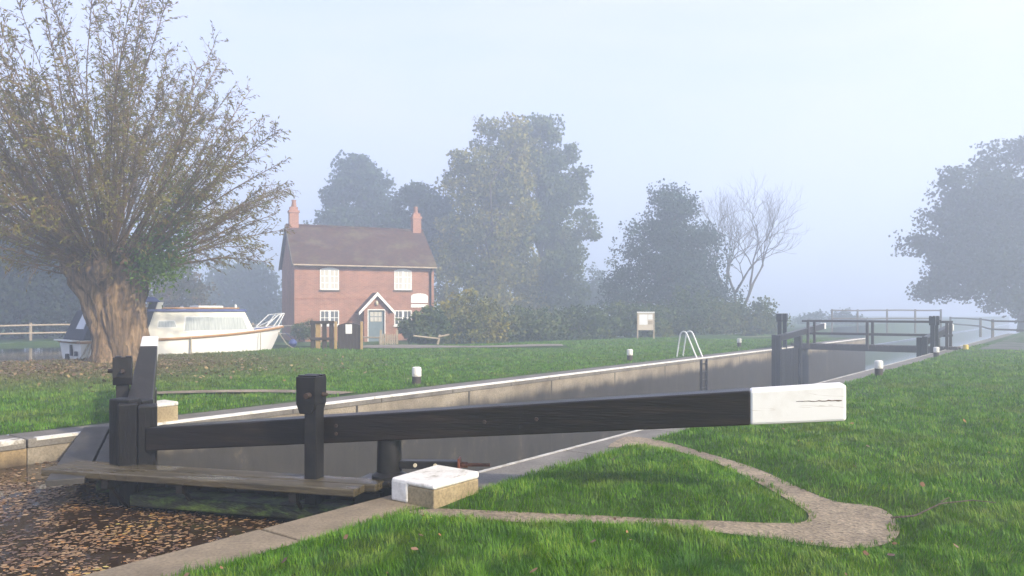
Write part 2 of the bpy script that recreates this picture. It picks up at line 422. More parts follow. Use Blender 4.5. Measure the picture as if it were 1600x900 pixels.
def height(px, py):
    """lawn height: flat lockside, slightly proud beyond the worn path, lower by the cottage"""
    px = np.asarray(px, float); py = np.asarray(py, float)
    s, t = (px - OX) * UX + (py - OY) * UY, (px - OX) * NX + (py - OY) * NY
    z = np.zeros(len(px))
    near = t > 0.45
    if near.any():
        d = pdist(px[near], py[near], PATH_S); ins = pip(px[near], py[near], PATH_S)
        d = np.where(ins, 0, d)
        e = sstep(0.48, 0.9, t[near])
        z[near] = (0.075 * sstep(0.04, 0.38, d) + 0.03 * np.sin(px[near] * 1.7 + 1) * np.cos(py[near] * 1.3) * sstep(0.3, 1.5, d)) * e
        z[near] -= 0.25 * sstep(33, 45, py[near]) * sstep(3, 6, t[near])
    far = t < -6.5
    z[far] = -0.25 * sstep(35, 42, py[far]) * sstep(-16, -22, t[far]) + 0.03 * np.sin(px[far] * .9) * np.cos(py[far] * .7) * sstep(-7.5, -9, t[far])
    return z

class Sheet:
    def __init__(self): self.v, self.f = [], []; self.n = 0
    def grid(self, ss, ts, hf):
        ss, ts = np.asarray(ss, float), np.asarray(ts, float)
        S, T = np.meshgrid(ss, ts, indexing='ij')
        X = OX + S * UX + T * NX; Y = OY + S * UY + T * NY
        Z = hf(X.ravel(), Y.ravel())
        self.v.append(np.stack([X.ravel(), Y.ravel(), Z], 1))
        a, b = len(ss), len(ts)
        I, J = np.meshgrid(np.arange(a - 1), np.arange(b - 1), indexing='ij')
        i0 = (I * b + J).ravel() + self.n
        self.f.append(np.stack([i0, i0 + b, i0 + b + 1, i0 + 1], 1)[:, ::-1] if ts[1] > ts[0] else np.stack([i0, i0 + b, i0 + b + 1, i0 + 1], 1))
        self.n += a * b
    def skirt(self, st, hf, depth):
        p = np.array([L(s, t) for s, t in st]); z = hf(p[:, 0], p[:, 1])
        n = len(p)
        self.v.append(np.concatenate([np.column_stack([p, z]), np.column_stack([p, np.full(n, depth)])]))
        i = np.arange(n - 1) + self.n
        self.f.append(np.stack([i, i + 1, i + 1 + n, i + n], 1)); self.n += 2 * n
    def build(self, name, mat):
        v = np.concatenate(self.v); f = np.concatenate(self.f)
        # every sheet face looks up
        a, b, c = v[f[:, 0]], v[f[:, 1]], v[f[:, 2]]
        nz = np.cross(b - a, c - a)[:, 2]; f = np.where((nz < 0)[:, None], f[:, ::-1], f)
        return link_mesh(name, v, f, mat, smooth=True)
def steps(*parts):
    out = [parts[0]]
    for end, st in zip(parts[1::2], parts[2::2]):
        n = max(1, int(round((end - out[-1]) / st)))
        out += list(np.linspace(out[-1], end, n + 1)[1:])
    return out

FAR = 260
g = Sheet()
g.grid(steps(-FAR, -12, 30, -9, 1, 13, .11, 24, .5, 60, 3, FAR, 25), steps(0.5, 8, .11, 14, .5, 60, 4, FAR, 25), height)
RS0, RS1, RT0, RT1 = -FAR, 21.0, -46.0, -22.5     # the river channel by the cottage
g.grid(steps(-FAR, -20, 30, 20, .7, 44, 2), steps(RT1, -6.5, .7), height)
g.grid(steps(RS1, 44, 1.5), steps(RT0, RT1, 1.5), height)
g.grid(steps(-FAR, -20, 30, 44, 2), steps(-FAR, -60, 30, RT0, 3), height)
g.grid(steps(44, 70, 3, FAR, 30), steps(-FAR, -60, 30, -15, 4), height)
for st in ([(s, RT1) for s in steps(-60, 21, .7)], [(s, RT0) for s in steps(-60, 21, 2)], [(RS1, t) for t in steps(RT0, RT1, 1.5)], [(44, t) for t in steps(-15, -6.5, 1)], [(s, -15) for s in steps(44, FAR, 20)]):
    g.skirt(st, height, -2.2)
tag(g.build('ground', M['ground']), 'green mown lawn and banks on both sides of the lock', 'ground', kind='structure')

def sheet_poly(name, poly, z, mat, label, cat, kind='structure'):
    from mathutils.geometry import tessellate_polygon
    vs = [Vector((x, y, z)) for x, y in poly]
    tris = tessellate_polygon([vs])
    fs = []
    for t in tris:
        a, b, c = (vs[i] for i in t)
        fs.append(t if (b - a).cross(c - a).z > 0 else t[::-1])
    o = link_mesh(name, vs, fs, mat)
    return tag(o, label, cat, kind=kind)

# worn path in the near lawn, cut as a thin sheet above the ground
sheet_poly('path', PATH_S, 0.008, M['path'], 'worn sandy gravel path curving round the near balance beam', 'path')
# arc of path on the far bank
mb = MB()
nseg = 40
for i in range(nseg):
    a0, a1 = R(42 + 76 * i / nseg), R(42 + 76 * (i + 1) / nseg)
    q = [(HX2 + r * math.cos(a), HY2 + r * math.sin(a)) for r, a in ((FAR_IN, a0), (FAR_OUT, a0), (FAR_OUT, a1), (FAR_IN, a1))]
    if all(ST(*p)[1] < -6.5 for p in q): mb.add([(x, y, 0.035) for x, y in q], [(0, 1, 2, 3)])
tag(mb.build('path', M['path']), 'thin pale path arcing through the far lawn before the willow', 'path', kind='structure')
gp = [G(560, 543), G(640, 546), G(740, 546.5), G(860, 545), G(860, 542.5), G(740, 542), G(680, 541), G(640, 540), G(600, 537), G(560, 532)]
gp = [(x, y) for x, y in gp]
mb = MB()
n = len(gp)
# towpath of gravel by the cottage follows the ground
cxs = [(560, 34.2, 2.6), (640, 33.8, 2.2), (740, 34.2, 1.8), (880, 35.2, 1.4)]
pts = []
for px, Y, w in cxs: pts.append((AT(px, Y), Y, w))
vs, fs = [], []
for i in range(31):
    q = i / 30 * (len(pts) - 1); k = min(int(q), len(pts) - 2); t = q - k
    x = pts[k][0] + (pts[k + 1][0] - pts[k][0]) * t; y = pts[k][1] + (pts[k + 1][1] - pts[k][1]) * t; w = pts[k][2] + (pts[k + 1][2] - pts[k][2]) * t
    for yy in np.linspace(y - w * .25, y + w, 6):
        vs.append((x, yy, float(height([x], [yy])[0]) + 0.03))
for i in range(30):
    for j in range(5): a = i * 6 + j; fs.append((a, a + 6, a + 7, a + 1))
mb.add(vs, fs)
tag(mb.build('path', M['track']), 'pale gravel track in front of the cottage gate', 'path', kind='structure')
# track crossing behind the far end of the near lawn
mb = MB(); vs, fs = [], []
for i in range(41):
    s = 30 + i * 0.9
    for t in np.linspace(1.2, 1.2 + 2.2 + i * .55, 6):
        x, y = L(s + t * .25, t); vs.append((x, y, float(height([x], [y])[0]) + 0.02))
for i in range(40):
    for j in range(5): a = i * 6 + j; fs.append((a, a + 6, a + 7, a + 1))
mb.add(vs, fs)
tag(mb.build('path', M['tarmac']), 'grey towpath fading into mist beyond the near lawn', 'path', kind='structure')

# lock walls: near and far chamber wall with their copings
def wall_run(s0, s1, t0, t1, z0, z1, mb):
    a = [L(s0, t0), L(s1, t0), L(s1, t1), L(s0, t1)]
    mb.hexa([(x, y, z0) for x, y in a], [(x, y, z1) for x, y in a])
mb = MB(); wall_run(-1.0, 44, -LOCKW - .6, -LOCKW, -4.2, -0.12, mb)
far_wall = tag(mb.build('lock_wall', M['wall']), 'far side wall of the lock chamber, dark and wet below a pale band', 'lock wall')
mb = MB()
for i in range(22):
    wall_run(-1 + i * 2.0455, -1 + (i + 1) * 2.0455 - 0.012, -LOCKW - .62, -LOCKW + .015, -0.118, 0.0, mb)
mb.build('coping', M['strip'], far_wall, 0.012)
mb = MB(); wall_run(-0.9, 44, -LOCKW - .075, -LOCKW + .018, -0.03, 0.006, mb)
mb.build('painted_edge', M['rubwhite'], far_wall)
mb = MB(); wall_run(-1.6, 60, 0, .6, -4.2, -0.12, mb)
near_wall = tag(mb.build('lock_wall', M['wall']), 'near side wall of the lock under a coping beside the triangular grass patch', 'lock wall')
mb = MB(); wall_run(-1.6, .45, -.015, .52, -0.118, 0.0, mb); mb.build('coping', M['coping'], near_wall, 0.012)
mb = MB()
for i in range(1, 30):
    wall_run(-1.6 + i * 2.0533, -1.6 + (i + 1) * 2.0533 - .012, -.015, .52, -0.118, 0.0, mb)
mb.build('coping', M['strip'], near_wall, 0.012)
mb = MB(); wall_run(0.62, 44, -.018, .035, -0.03, 0.006, mb)
mb.build('painted_edge', M['worngrey'], near_wall)
# upstream wing walls of the pound
mb = MB(); wall_run(-40, -1.612, 0, .6, -2.2, -0.12, mb)
w = tag(mb.build('wing_wall', M['wingwall']), 'near wing wall of the leafy pound with a bare buff coping', 'wall')
mb = MB()
for i in range(24): wall_run(-1.612 - (i + 1) * 1.6, -1.612 - i * 1.6 - .01, -.02, .52, -0.118, 0.0, mb)
mb.build('coping', M['coping'], w, 0.012)
mb = MB(); wall_run(-40, -1.012, -LOCKW - .6, -LOCKW, -2.2, -0.12, mb)
w = tag(mb.build('wing_wall', M['wingwall']), 'far wing wall of the leafy pound, yellowish stone with a flaking white edge', 'wall')
mb = MB()
for i in range(24): wall_run(-1.012 - (i + 1) * 1.6, -1.012 - i * 1.6 - .01, -LOCKW - .62, -LOCKW + .02, -0.118, 0.0, mb)
mb.build('coping', M['strip'], w, 0.012)
mb = MB(); wall_run(-12, -1.05, -LOCKW - .17, -LOCKW + .024, -0.05, 0.006, mb)
mb.build('painted_edge', surf('flaked_white_paint', [(0.40, (0.22, 0.19, 0.14)), (0.5, (0.62, 0.60, 0.55)), (0.7, (0.75, 0.74, 0.70))], 5, 0.8, 0.4, 0.006, (1, 1, 1), (6, 0.7)), w)
# downstream bank pile on the far side
mb = MB(); wall_run(43.4, 44, -15, -LOCKW - .6, -4.2, -0.02, mb)
tag(mb.build('river_wall', M['wall']), 'return wall where the far lock side meets the lower river', 'wall')

POUND = -0.33; LOWER = -2.35; RIVER = -0.45
MX, MY = L(-1.07, -2.95)           # mitre point of the upper gates
H1 = L(0, -.31)
# water: upper pound ends at the gate leaves, the chamber lies two metres lower
sheet_poly('water', [L(-FAR, 0.3), H1 if False else L(0.1, 0.3), L(0.02, -.31), (MX + UX * .05, MY + UY * .05), (HX2, HY2), L(.4, -LOCKW - .3), L(-FAR, -LOCKW - .3)][::-1], POUND, M['pound'], 'dark pound water above the lock covered in fallen leaves', 'water')
sheet_poly('water', [L(-1.5, .3), L(-1.5, -LOCKW - .3), L(44, -LOCKW - .3), L(44, -15.5), L(FAR, -15.5), L(FAR, .3)], LOWER, M['river'], 'low water in the lock chamber and pale river beyond', 'water')
sheet_poly('water', [L(-FAR, RT0 - .3), L(-FAR, RT1 + .3), L(RS1 + .3, RT1 + .3), L(RS1 + .3, RT0 - .3)][::-1], RIVER, M['river'], 'calm river beside the moored cabin cruiser', 'water')

# ------------------------------------------------------------------ lock gates
def lock_gate(heel, direc, leaf, total, label, up_side, z0=(.195, .235), z1=(.77, .29), width=.25, water=POUND, wn=0.95, paddle_t=(0.67,), boards_bottom=-2.6, walk='plank', group='lock gates', mitre_h=.74, paddle_h=1.03, heelpost=True, boards_top=-.03, plankz=.075):
    """heel: (x, y); direc: unit vector from heel to mitre; beam runs from the mitre over the heel and on"""
    d = Vector((direc[0], direc[1], 0)).normalized()
    n = Vector((-d.y, d.x, 0)) * up_side           # upstream side
    root = empty('lock_gate', (heel[0], heel[1], 0))
    tag(root, label, 'lock gate', group)
    h = Vector((heel[0], heel[1], 0)); off = h
    m = h + d * leaf
    e = h - d * (total - leaf)
    def bz(u):                                       # u: 0 at mitre .. 1 at the free end
        return z0[0] + (z1[0] - z0[0]) * u, z0[1] + (z1[1] - z0[1]) * u
    def beam_piece(u0, u1, w):
        a, b = m + (e - m) * u0, m + (e - m) * u1
        (za, ha), (zb, hb) = bz(u0), bz(u1)
        s = n * (w / 2)
        return [a - s + V(0, 0, za), b - s + V(0, 0, zb), b + s + V(0, 0, zb), a + s + V(0, 0, za)], [a - s + V(0, 0, za + ha), b - s + V(0, 0, zb + hb), b + s + V(0, 0, zb + hb), a + s + V(0, 0, za + ha)]
    rot = math.atan2(-d.y, -d.x)
    def build_local(mb, name, mats, parent, bevel=0.0):
        """mesh in axes along the beam so the grain runs with it"""
        o = mb.build(name, mats, parent, bevel)
        me = o.data; me.transform(Matrix.Rotation(-rot, 4, 'Z')); o.rotation_euler = (0, 0, rot)
        return o
    us = 0.03
    cut = wn
    mb = MB(off)
    k = 10
    for i in range(k):
        pass
    lo, hi = beam_piece(us, cut, width); mb.hexa(lo, hi)
    beam = build_local(mb, 'balance_beam', M['black'], root, .012)
    mb = MB(off)
    lo, hi = beam_piece(cut, 1.0, width + .004); mb.hexa(lo, hi)
    o = mb.build('beam_end', M['beamwhite'], None, .02)
    o.data.transform(Matrix.Rotation(-rot, 4, 'Z')); o.parent = beam
    o['label'] = 'white painted end of the black beam'
    for u, dz in ((.30, .5), (.345, .35), (.345, .65), (.56, .5), (.63, .5)):
        za, ha = bz(u)
        mb = MB(off); q = m + (e - m) * u + V(0, 0, za + ha * dz)
        mb.tube([q + n * (width / 2 - .01), q + n * (width / 2 + .012)], .018, 6); mb.build('bolt', M['spindle'], beam).data.transform(Matrix.Rotation(-rot, 4, 'Z'))
    if wn > .88 and water > -1:
        mb = MB(off); up_, dn_ = [], []
        rr = random.Random(3)
        for i in range(15):
            u = .945 + .05 * i / 14; za, ha = bz(u); q = m + (e - m) * u + n * (width / 2 + .0035) + V(0, 0, za + ha * (.62 - .05 * i / 14 + rr.uniform(-.012, .012)))
            th = .0018 + .0045 * abs(math.sin(i * 1.1)) * (i / 14)
            up_.append(q + V(0, 0, th)); dn_.append(q - V(0, 0, th))
        mb.prism(up_ + dn_[::-1], -n * .003); mb.build('split', M['crack'], o).data.transform(Matrix.Rotation(-rot, 4, 'Z'))
    # mitre post: two timbers
    mb = MB(off)
    for q, (a, b) in enumerate(((-.005, .17), (-.19, -.01))):
        c = m + n * ((a + b) / 2) + d * .08
        mb.box(c + V(0, 0, (mitre_h - .03 * q + boards_bottom) / 2), (.25, b - a, mitre_h - .03 * q - boards_bottom), d)
    mb.build('mitre_post', M['mitre'], root, .015)
    # heel post and pot
    if heelpost:
        mb = MB(off)
        zb = bz((leaf) / total)[0]
        mb.lathe(h, [(.13, boards_bottom), (.13, .0), (.165, .02), (.165, .10), (.12, .13), (.112, zb + .01)], 20)
        mb.build('heel_post', M['iron'], root)
        mb = MB(off)
        mb.box(h + n * .02 + d * .14 + V(0, 0, -.04 - .9), (.26, .34, 1.8), d)
        mb.box(h + n * .02 + d * .10 + V(0, 0, .04), (.36, .36, .05), d)
        mb.build('heel_frame', M['wetwood'], root, .01)
    else:
        mb = MB(off)
        mb.box(h + V(0, 0, (bz(leaf / total)[0] + boards_bottom) / 2), (.3, .3, bz(leaf / total)[0] - boards_bottom), d)
        mb.build('heel_post', M['wetwood'], root, .015)
    # vertical boards
    mb = MB(off)
    nb = 12
    for i in range(nb):
        u0 = .16 + (leaf - .32) * i / nb; u1 = .16 + (leaf - .32) * (i + 1) / nb - .008
        c = h + d * ((u0 + u1) / 2) + n * random.uniform(-.004, .004)
        mb.box(c + V(0, 0, (boards_top + boards_bottom) / 2), (u1 - u0, .09, boards_top - boards_bottom), d)
    mb.build('gate_boards', M['wetwood'], root, .004)
    mb = MB(off)
    a, b = h + d * .3, h + d * (leaf - .25)
    mb.bar(a + n * .22 + V(0, 0, -.22), b + n * .22 + V(0, 0, -.22), .36, .12)
    if water < -1:
        for zz in (-.9, -1.6): mb.bar(a + n * .1 + V(0, 0, zz), b + n * .1 + V(0, 0, zz), .12, .16)
    mb.build('cross_rail', M['moss'], root, .02)
    # paddle posts
    for pt in paddle_t:
        c = h + d * pt + n * (width / 2 + .09)
        mb = MB(off)
        mb.box(c + V(0, 0, (paddle_h - .2 - .5) / 2), (.125, .15, paddle_h - .2 + .5), d)
        pp = mb.build('paddle_post', M['iron'], root, .008)
        mb = MB(off)
        A = -d * .098; B = d * .098
        prof = [A + V(0, 0, paddle_h), A + V(0, 0, paddle_h - .25), A * .62 + V(0, 0, paddle_h - .345), B * .62 + V(0, 0, paddle_h - .345), B + V(0, 0, paddle_h - .25), B + V(0, 0, paddle_h)]
        mb.prism([c - n * .11 + d * .03 + p for p in prof], n * .22)
        for q in (-.07, .05): mb.box(c + d * .03 + n * q + V(0, 0, paddle_h + .008), (.19, .07, .014), d)
        mb.build('gear_case', M['iron'], pp, .006)
        mm = M['spindle']
        for pa, pb, rr_ in ((c + n * .09 - d * .01, c + n * .17 - d * .01, [.028, .026]), (c - d * .09, c - d * .14, [.025, .012])) + (((c + d * .09, c + d * .32, [.035, .008]),) if walk == 'grey' else ()):
            mb = MB(off); mb.tube([pa + V(0, 0, paddle_h - .17), pb + V(0, 0, paddle_h - .17)], rr_, 10)
            mb.build('spindle', mm, pp)
    # footboard
    if walk == 'plank':
        mb = MB(off)
        p0, p1 = h - d * .02, h + d * (leaf + .66)
        for q, (a, b) in enumerate(((.10, .34), (.352, .56))):
            mb = MB(off)
            mb.bar(p0 + n * ((a + b) / 2) + d * (.10 * q) + V(0, 0, plankz - .035), p1 + n * ((a + b) / 2) + V(0, 0, plankz - .035 - .002 * q), b - a, .07)
            build_local(mb, 'footboard', M['plank'], root, .012)
        mb = MB(off)
        for u in (.7, 1.9, 2.75):
            mb = MB(off)
            mb.box(h + d * u + n * .3 + V(0, 0, plankz - .115), (.07, .5, .08), d)
            mb.tube([h + d * u + n * .5 + V(0, 0, plankz - .12), h + d * u + n * .06 + V(0, 0, -.55)], .02, 6)
            mb.build('bracket', M['wetwood'], root)
    elif walk == 'grey':
        mb = MB(off)
        p0, p1 = h - d * .1, h + d * (leaf + .30)
        for q, (a, b) in enumerate(((.12, .42), (.445, .77))):
            mb = MB(off)
            mb.bar(p0 + n * ((a + b) / 2) + V(0, 0, plankz - .03), p1 + n * ((a + b) / 2) + d * (.05 + .1 * q) + V(0, 0, plankz - .03), b - a, .06)
            build_local(mb, 'footboard', M['plankgrey'], root, .008)
        mb = MB(off)
        for u in (.5, 1.6, 2.6):
            mb = MB(off); mb.box(h + d * u + n * .42 + V(0, 0, plankz - .1), (.08, .72, .07), d)
            mb.build('bracket', M['wetwood'], root)
    return root

dn = (Vector((MX, MY)) - Vector(H1)); leaf1 = dn.length
g_near = lock_gate(H1, dn, leaf1, leaf1 + 3.99, 'near upper lock gate whose long black beam with white end crosses the picture', 1, wn=.893)
# strap anchoring the heel of the near gate
dfar = Vector((MX - HX2, MY - HY2)); leaf2 = dfar.length
lock_gate((HX2, HY2), dfar, leaf2, 6.95, 'far upper lock gate with grey walkway planks and beam pointing at the boat', -1, z0=(.30, .25), z1=(.86, .31), width=.27, wn=.80, paddle_t=(1.15,), walk='grey', plankz=.035, paddle_h=1.06, heelpost=False, mitre_h=.70)
lf = L(30.5, -LOCKW + .17); ln = L(30.4, -.2)
lock_gate(lf, (-UX, -UY), 2.9, 6.95, 'open lower lock gate folded against the far chamber wall', -1, z0=(.33, .25), z1=(.74, .29), wn=.965, water=LOWER, paddle_t=(1.9, 2.5 - 1.3), boards_bottom=-3.2, walk=None, heelpost=False, mitre_h=.62, paddle_h=1.5)
lock_gate(ln, (-UX, -UY), 2.9, 6.95, 'open lower lock gate folded against the near lock side', 1, z0=(.33, .25), z1=(.74, .29), wn=.965, water=LOWER, paddle_t=(2.15, 1.3), boards_bottom=-3.2, walk=None, heelpost=False, mitre_h=.66, paddle_h=1.42)

# stone quoin blocks
def quoin(s0, s1, t0, t1, h, label, white):
    c = L((s0 + s1) / 2, (t0 + t1) / 2)
    root = empty('quoin_block', (c[0], c[1], 0))
    tag(root, label, 'stone block')
    mb = MB((c[0], c[1], 0))
    a = [L(s0, t0), L(s1, t0), L(s1, t1), L(s0, t1)]
    mb.hexa([(x, y, -.05) for x, y in a], [(x, y, h - .045) for x, y in a])
    mb.build('stone', M['stone'], root, .012)
    mb = MB((c[0], c[1], 0)); g_ = .006
    a = [L(s0 - g_, t0 - g_), L(s1 + g_, t0 - g_), L(s1 + g_, t1 + g_), L(s0 - g_, t1 + g_)]
    mb.hexa([(x, y, h - .045) for x, y in a], [(x, y, h + (.02 if i in (1, 2) else 0)) for i, (x, y) in enumerate(a)])
    if white:
        a = [L(s0 - .008, t0 - .008), L(s0 + .1, t0 - .008), L(s0 + .1, t0 + .20), L(s0 - .008, t0 + .20)]
        mb.hexa([(x, y, .0) for x, y in a], [(x, y, h - .01) for x, y in a])
    mb.build('painted_top', M['rubwhite'], root, .028, 3)
quoin(-.40, .18, .14, .64, .20, 'white topped stone block beside the heel of the near beam', True)
quoin(.62, 1.05, -LOCKW - .42, -LOCKW - .03, .27, 'small weathered white stone block behind the tarred mitre post', False)
# anchor strap lying between heel post and block
c = Vector((*L(.18, .0), .0)); root = empty('anchor_strap', c)
tag(root, 'black iron anchor strap with two pale bolts and red flange behind the stone block', 'anchor')
a3 = Vector((*L(0.05, -.22), .2)); b3 = Vector((*L(.36, .24), .2)); dd = (b3 - a3).normalized()
mb = MB(c); mb.bar(a3, b3, .10, .075); mb.build('strap', M['iron'], root, .008)
sd = V(0, 0, 1).cross(dd)
for q in (.28, .62):
    p = a3.lerp(b3, q)
    mb = MB(c); mb.tube([p - sd * .065, p + sd * .065], .018, 10); mb.build('bolt', M['brass'], root)
mb = MB(c); mb.bar(b3, b3 + dd * .02, .14, .13); mb.build('flange', M['red'], root, .005)
mb = MB(c); mb.tube([b3 + dd * .02, b3 + dd * .3], .016, 8); mb.tube([b3 + dd * .03, b3 + dd * .09], .03, 6)
mb.build('threaded_rod', M['rust'], root)

# ------------------------------------------------------------------ footbridge over the lower gates
c = L(32.0, -LOCKW / 2); root = empty('footbridge', (c[0], c[1], 0))
tag(root, 'dark timber footbridge with double handrails across the lower gates', 'footbridge')
def bridge():
    off = (c[0], c[1], 0)
    T0, T1 = -LOCKW - .5, .45
    s0, s1 = 31.6, 32.5
    mb = MB(off)
    k = 26
    for i in range(k):
        t0 = T0 + (T1 - T0) * i / k
        mb.hexa([(*L(s, t), .06) for s, t in ((s0, t0), (s1, t0), (s1, t0 + .235), (s0, t0 + .235))], [(*L(s, t), .11) for s, t in ((s0, t0), (s1, t0), (s1, t0 + .235), (s0, t0 + .235))])
    mb.build('deck', M['darkboard'], root)
    for s in (s0 + .03, s1 - .03):
        mb = MB(off); mb.bar((*L(s, T0), -.05), (*L(s, T1), -.05), .12, .22); mb.build('girder', M['darkboard'], root)
    for s in (s0 - .06, s1 + .06):
        for t in (-LOCKW + .3, -LOCKW / 2 - .1, .05):
            mb = MB(off); mb.box((*L(s, t), .52), (.11, .11, 1.26), (UX, UY, 0)); mb.build('post', M['darkboard'], root, .006)
        for z in (1.16, .58):
            mb = MB(off); mb.bar((*L(s + (.1 if s < 32 else -.1), T0 + .5), z), (*L(s + (.1 if s < 32 else -.1), .15), z), .075, .09); mb.build('handrail', M['darkboard'], root, .006)
bridge()

# ------------------------------------------------------------------ bollards
BG = 'mooring bollards on the lockside'
bol = empty('bollard', (0, 0, 0))
mb = MB(); mb.lathe((0, 0, 0), [(.098, -.05), (.098, .2)], 18); mb.build('bollard_base', M['bolblack'], bol)
mb = MB(); mb.lathe((0, 0, 0), [(.104, .2), (.105, .36), (.098, .39), (.07, .405), (.0, .41)], 18); mb.build('bollard_cap', M['rubwhite'], bol)
bl = [(651, 602, 'white capped bollard on the far lawn left of the others, beside the coping', 1.0),
      (984, 564, 'white capped bollard on the far lawn left of the ladder hoops', .95),
      (1155, 542, 'small white capped bollard on the far side just before the lower gates', .95),
      (1373, 592, 'white capped bollard on the near lawn just behind the white beam end', .93),
      (1463, 559, 'white capped bollard at the foot of the near lower gate paddle post', .9)]
for i, (x, y, lab, sc) in enumerate(bl):
    o = bol if i == 0 else copy_tree(bol)
    p = G(x, y); o.location = (p[0], p[1], float(height([p[0]], [p[1]])[0])); o.scale = (sc, sc, sc)
    tag(o, lab, 'bollard', BG)
p = G(1509, 549); mb = MB(); mb.lathe((0, 0, 0), [(.10, -.05), (.10, .18), (.085, .21), (0, .215)], 16)
o = mb.build('marker_post', M['yellowp']); o.location = (p[0], p[1], float(height([p[0]], [p[1]])[0])); tag(o, 'short yellow marker post on the grass edge right of the lower gate', 'marker post')

# ladder hoops
for i, (sv, lab) in enumerate(((20.0, 'white tubular ladder hoop on the far lockside, the nearer of the pair'), (20.5, 'white tubular ladder hoop on the far lockside, the farther of the pair'))):
    mb = MB()
    def q(t, z): x, y = L(sv, t); return (x, y, z)
    ptsq = [q(-LOCKW - .86, -.04), q(-LOCKW - .72, .80), q(-LOCKW - .68, .88), q(-LOCKW - .60, .91), q(-LOCKW - .52, .89), q(-LOCKW - .47, .82), q(-LOCKW - .09, -.04)]
    mb.tube(ptsq, .026, 10)
    tag(mb.build('ladder_hoop', M['galv']), lab, 'handrail', 'ladder hoops on the far lockside')
# iron ladder in the wall under the hoops
mb = MB()
for sv in (20.05, 20.5): mb.bar((*L(sv, -LOCKW + .05), -.05), (*L(sv, -LOCKW + .05), -3), .05, .05, up=(1, 0, 0))
for k in range(10): mb.bar((*L(20.05, -LOCKW + .05), -.2 - .28 * k), (*L(20.5, -LOCKW + .05), -.2 - .28 * k), .03, .03)
tag(mb.build('wall_ladder', M['iron']), 'dark iron ladder fixed to the far chamber wall under the hoops', 'ladder')

# ------------------------------------------------------------------ notice board
bx, by = G(1009, 530); root = empty('notice_board', (bx, by, 0), R(-6)); tag(root, 'cream notice board on two legs before the hedge', 'notice board')
for x in (-.46, .46):
    mb = MB(); mb.bb((x - .035, -.035, -.1), (x + .035, .035, 1.58)); mb.build('leg', M['rail'], root)
mb = MB(); mb.bb((-.425, -.025, .52), (.425, .02, 1.5)); mb.build('panel', surf('board_cream', [(.3, (.52, .44, .34)), (.7, (.6, .52, .41))], 5, .6, .1), root)
mb = MB(); mb.bb((-.5, -.06, 1.5), (.5, .06, 1.57)); mb.build('header', M['whitep'], root)
mb = MB(); mb.bb((-.37, -.034, .83), (.1, -.026, 1.42)); mb.build('poster', M['paper'], root)
mb = MB(); mb.bb((.13, -.034, 1.13), (.38, -.026, 1.42)); mb.build('poster', M['paper'], root)
mb = MB(); mb.bb((.13, -.034, .85), (.38, -.026, 1.05)); mb.build('poster', M['rail'], root)

# ------------------------------------------------------------------ brick cottage
def brick_mat(name, a, b, mortar, sc=4.4):
    m, nt, p = newmat(name)
    tc = nd(nt, 'ShaderNodeTexCoord'); sx = nd(nt, 'ShaderNodeSeparateXYZ'); nt.links.new(tc.outputs['Object'], sx.inputs[0])
    ad = nd(nt, 'ShaderNodeMath', operation='ADD'); nt.links.new(sx.outputs[0], ad.inputs[0]); nt.links.new(sx.outputs[1], ad.inputs[1])
    cb = nd(nt, 'ShaderNodeCombineXYZ'); nt.links.new(ad.outputs[0], cb.inputs[0]); nt.links.new(sx.outputs[2], cb.inputs[1])
    bt = nd(nt, 'ShaderNodeTexBrick'); nt.links.new(cb.outputs[0], bt.inputs['Vector'])
    bt.inputs['Scale'].default_value = sc; bt.inputs['Brick Width'].default_value = 1.0; bt.inputs['Row Height'].default_value = .33
    bt.inputs['Mortar Size'].default_value = .035; bt.inputs['Color1'].default_value = (*a, 1); bt.inputs['Color2'].default_value = (*b, 1); bt.inputs['Mortar'].default_value = (*mortar, 1)
    n = noise_n(nt, tc.outputs['Object'], 1.3, 6, .7); r = ramp(nt, [(.3, (.7, .68, .68)), (.65, (1.1, 1.08, 1.05))]); nt.links.new(n, r.inputs[0])
    nt.links.new(mixc(nt, 1.0, bt.outputs['Color'], r.outputs[0], 'MULTIPLY'), p.inputs['Base Color'])
    p.inputs['Roughness'].default_value = .85
    bump(nt, p, bt.outputs['Fac'], -.4, .01)
    return m
M['brick'] = brick_mat('red_brick', (.34, .145, .09), (.25, .10, .064), (.38, .29, .22))
def tile_mat():
    m, nt, p = newmat('roof_tiles')
    tc = nd(nt, 'ShaderNodeTexCoord')
    sx = nd(nt, 'ShaderNodeSeparateXYZ'); nt.links.new(tc.outputs['Object'], sx.inputs[0])
    cb = nd(nt, 'ShaderNodeCombineXYZ'); nt.links.new(sx.outputs[0], cb.inputs[0]); nt.links.new(sx.outputs[2], cb.inputs[1])
    bt = nd(nt, 'ShaderNodeTexBrick'); nt.links.new(cb.outputs[0], bt.inputs['Vector'])
    bt.inputs['Scale'].default_value = 5; bt.inputs['Brick Width'].default_value = .9; bt.inputs['Row Height'].default_value = .5; bt.inputs['Mortar Size'].default_value = .03
    bt.inputs['Color1'].default_value = (.05, .028, .021, 1); bt.inputs['Color2'].default_value = (.085, .042, .029, 1); bt.inputs['Mortar'].default_value = (.04, .025, .02, 1)
    n = noise_n(nt, tc.outputs['Object'], 1.1, 7, .7); r = ramp(nt, [(.5, (0, 0, 0)), (.68, (1, 1, 1))]); nt.links.new(n, r.inputs[0])
    nt.links.new(mixc(nt, r.outputs[0], bt.outputs['Color'], (.11, .09, .05)), p.inputs['Base Color'])
    p.inputs['Roughness'].default_value = .9
    bump(nt, p, bt.outputs['Fac'], -.5, .02)
    return m
M['tile'] = tile_mat()
M['glass'] = surf('window_glass', [(.3, (.05, .06, .07)), (.7, (.12, .13, .14))], 2, .08, .02, .002, spec=.8)
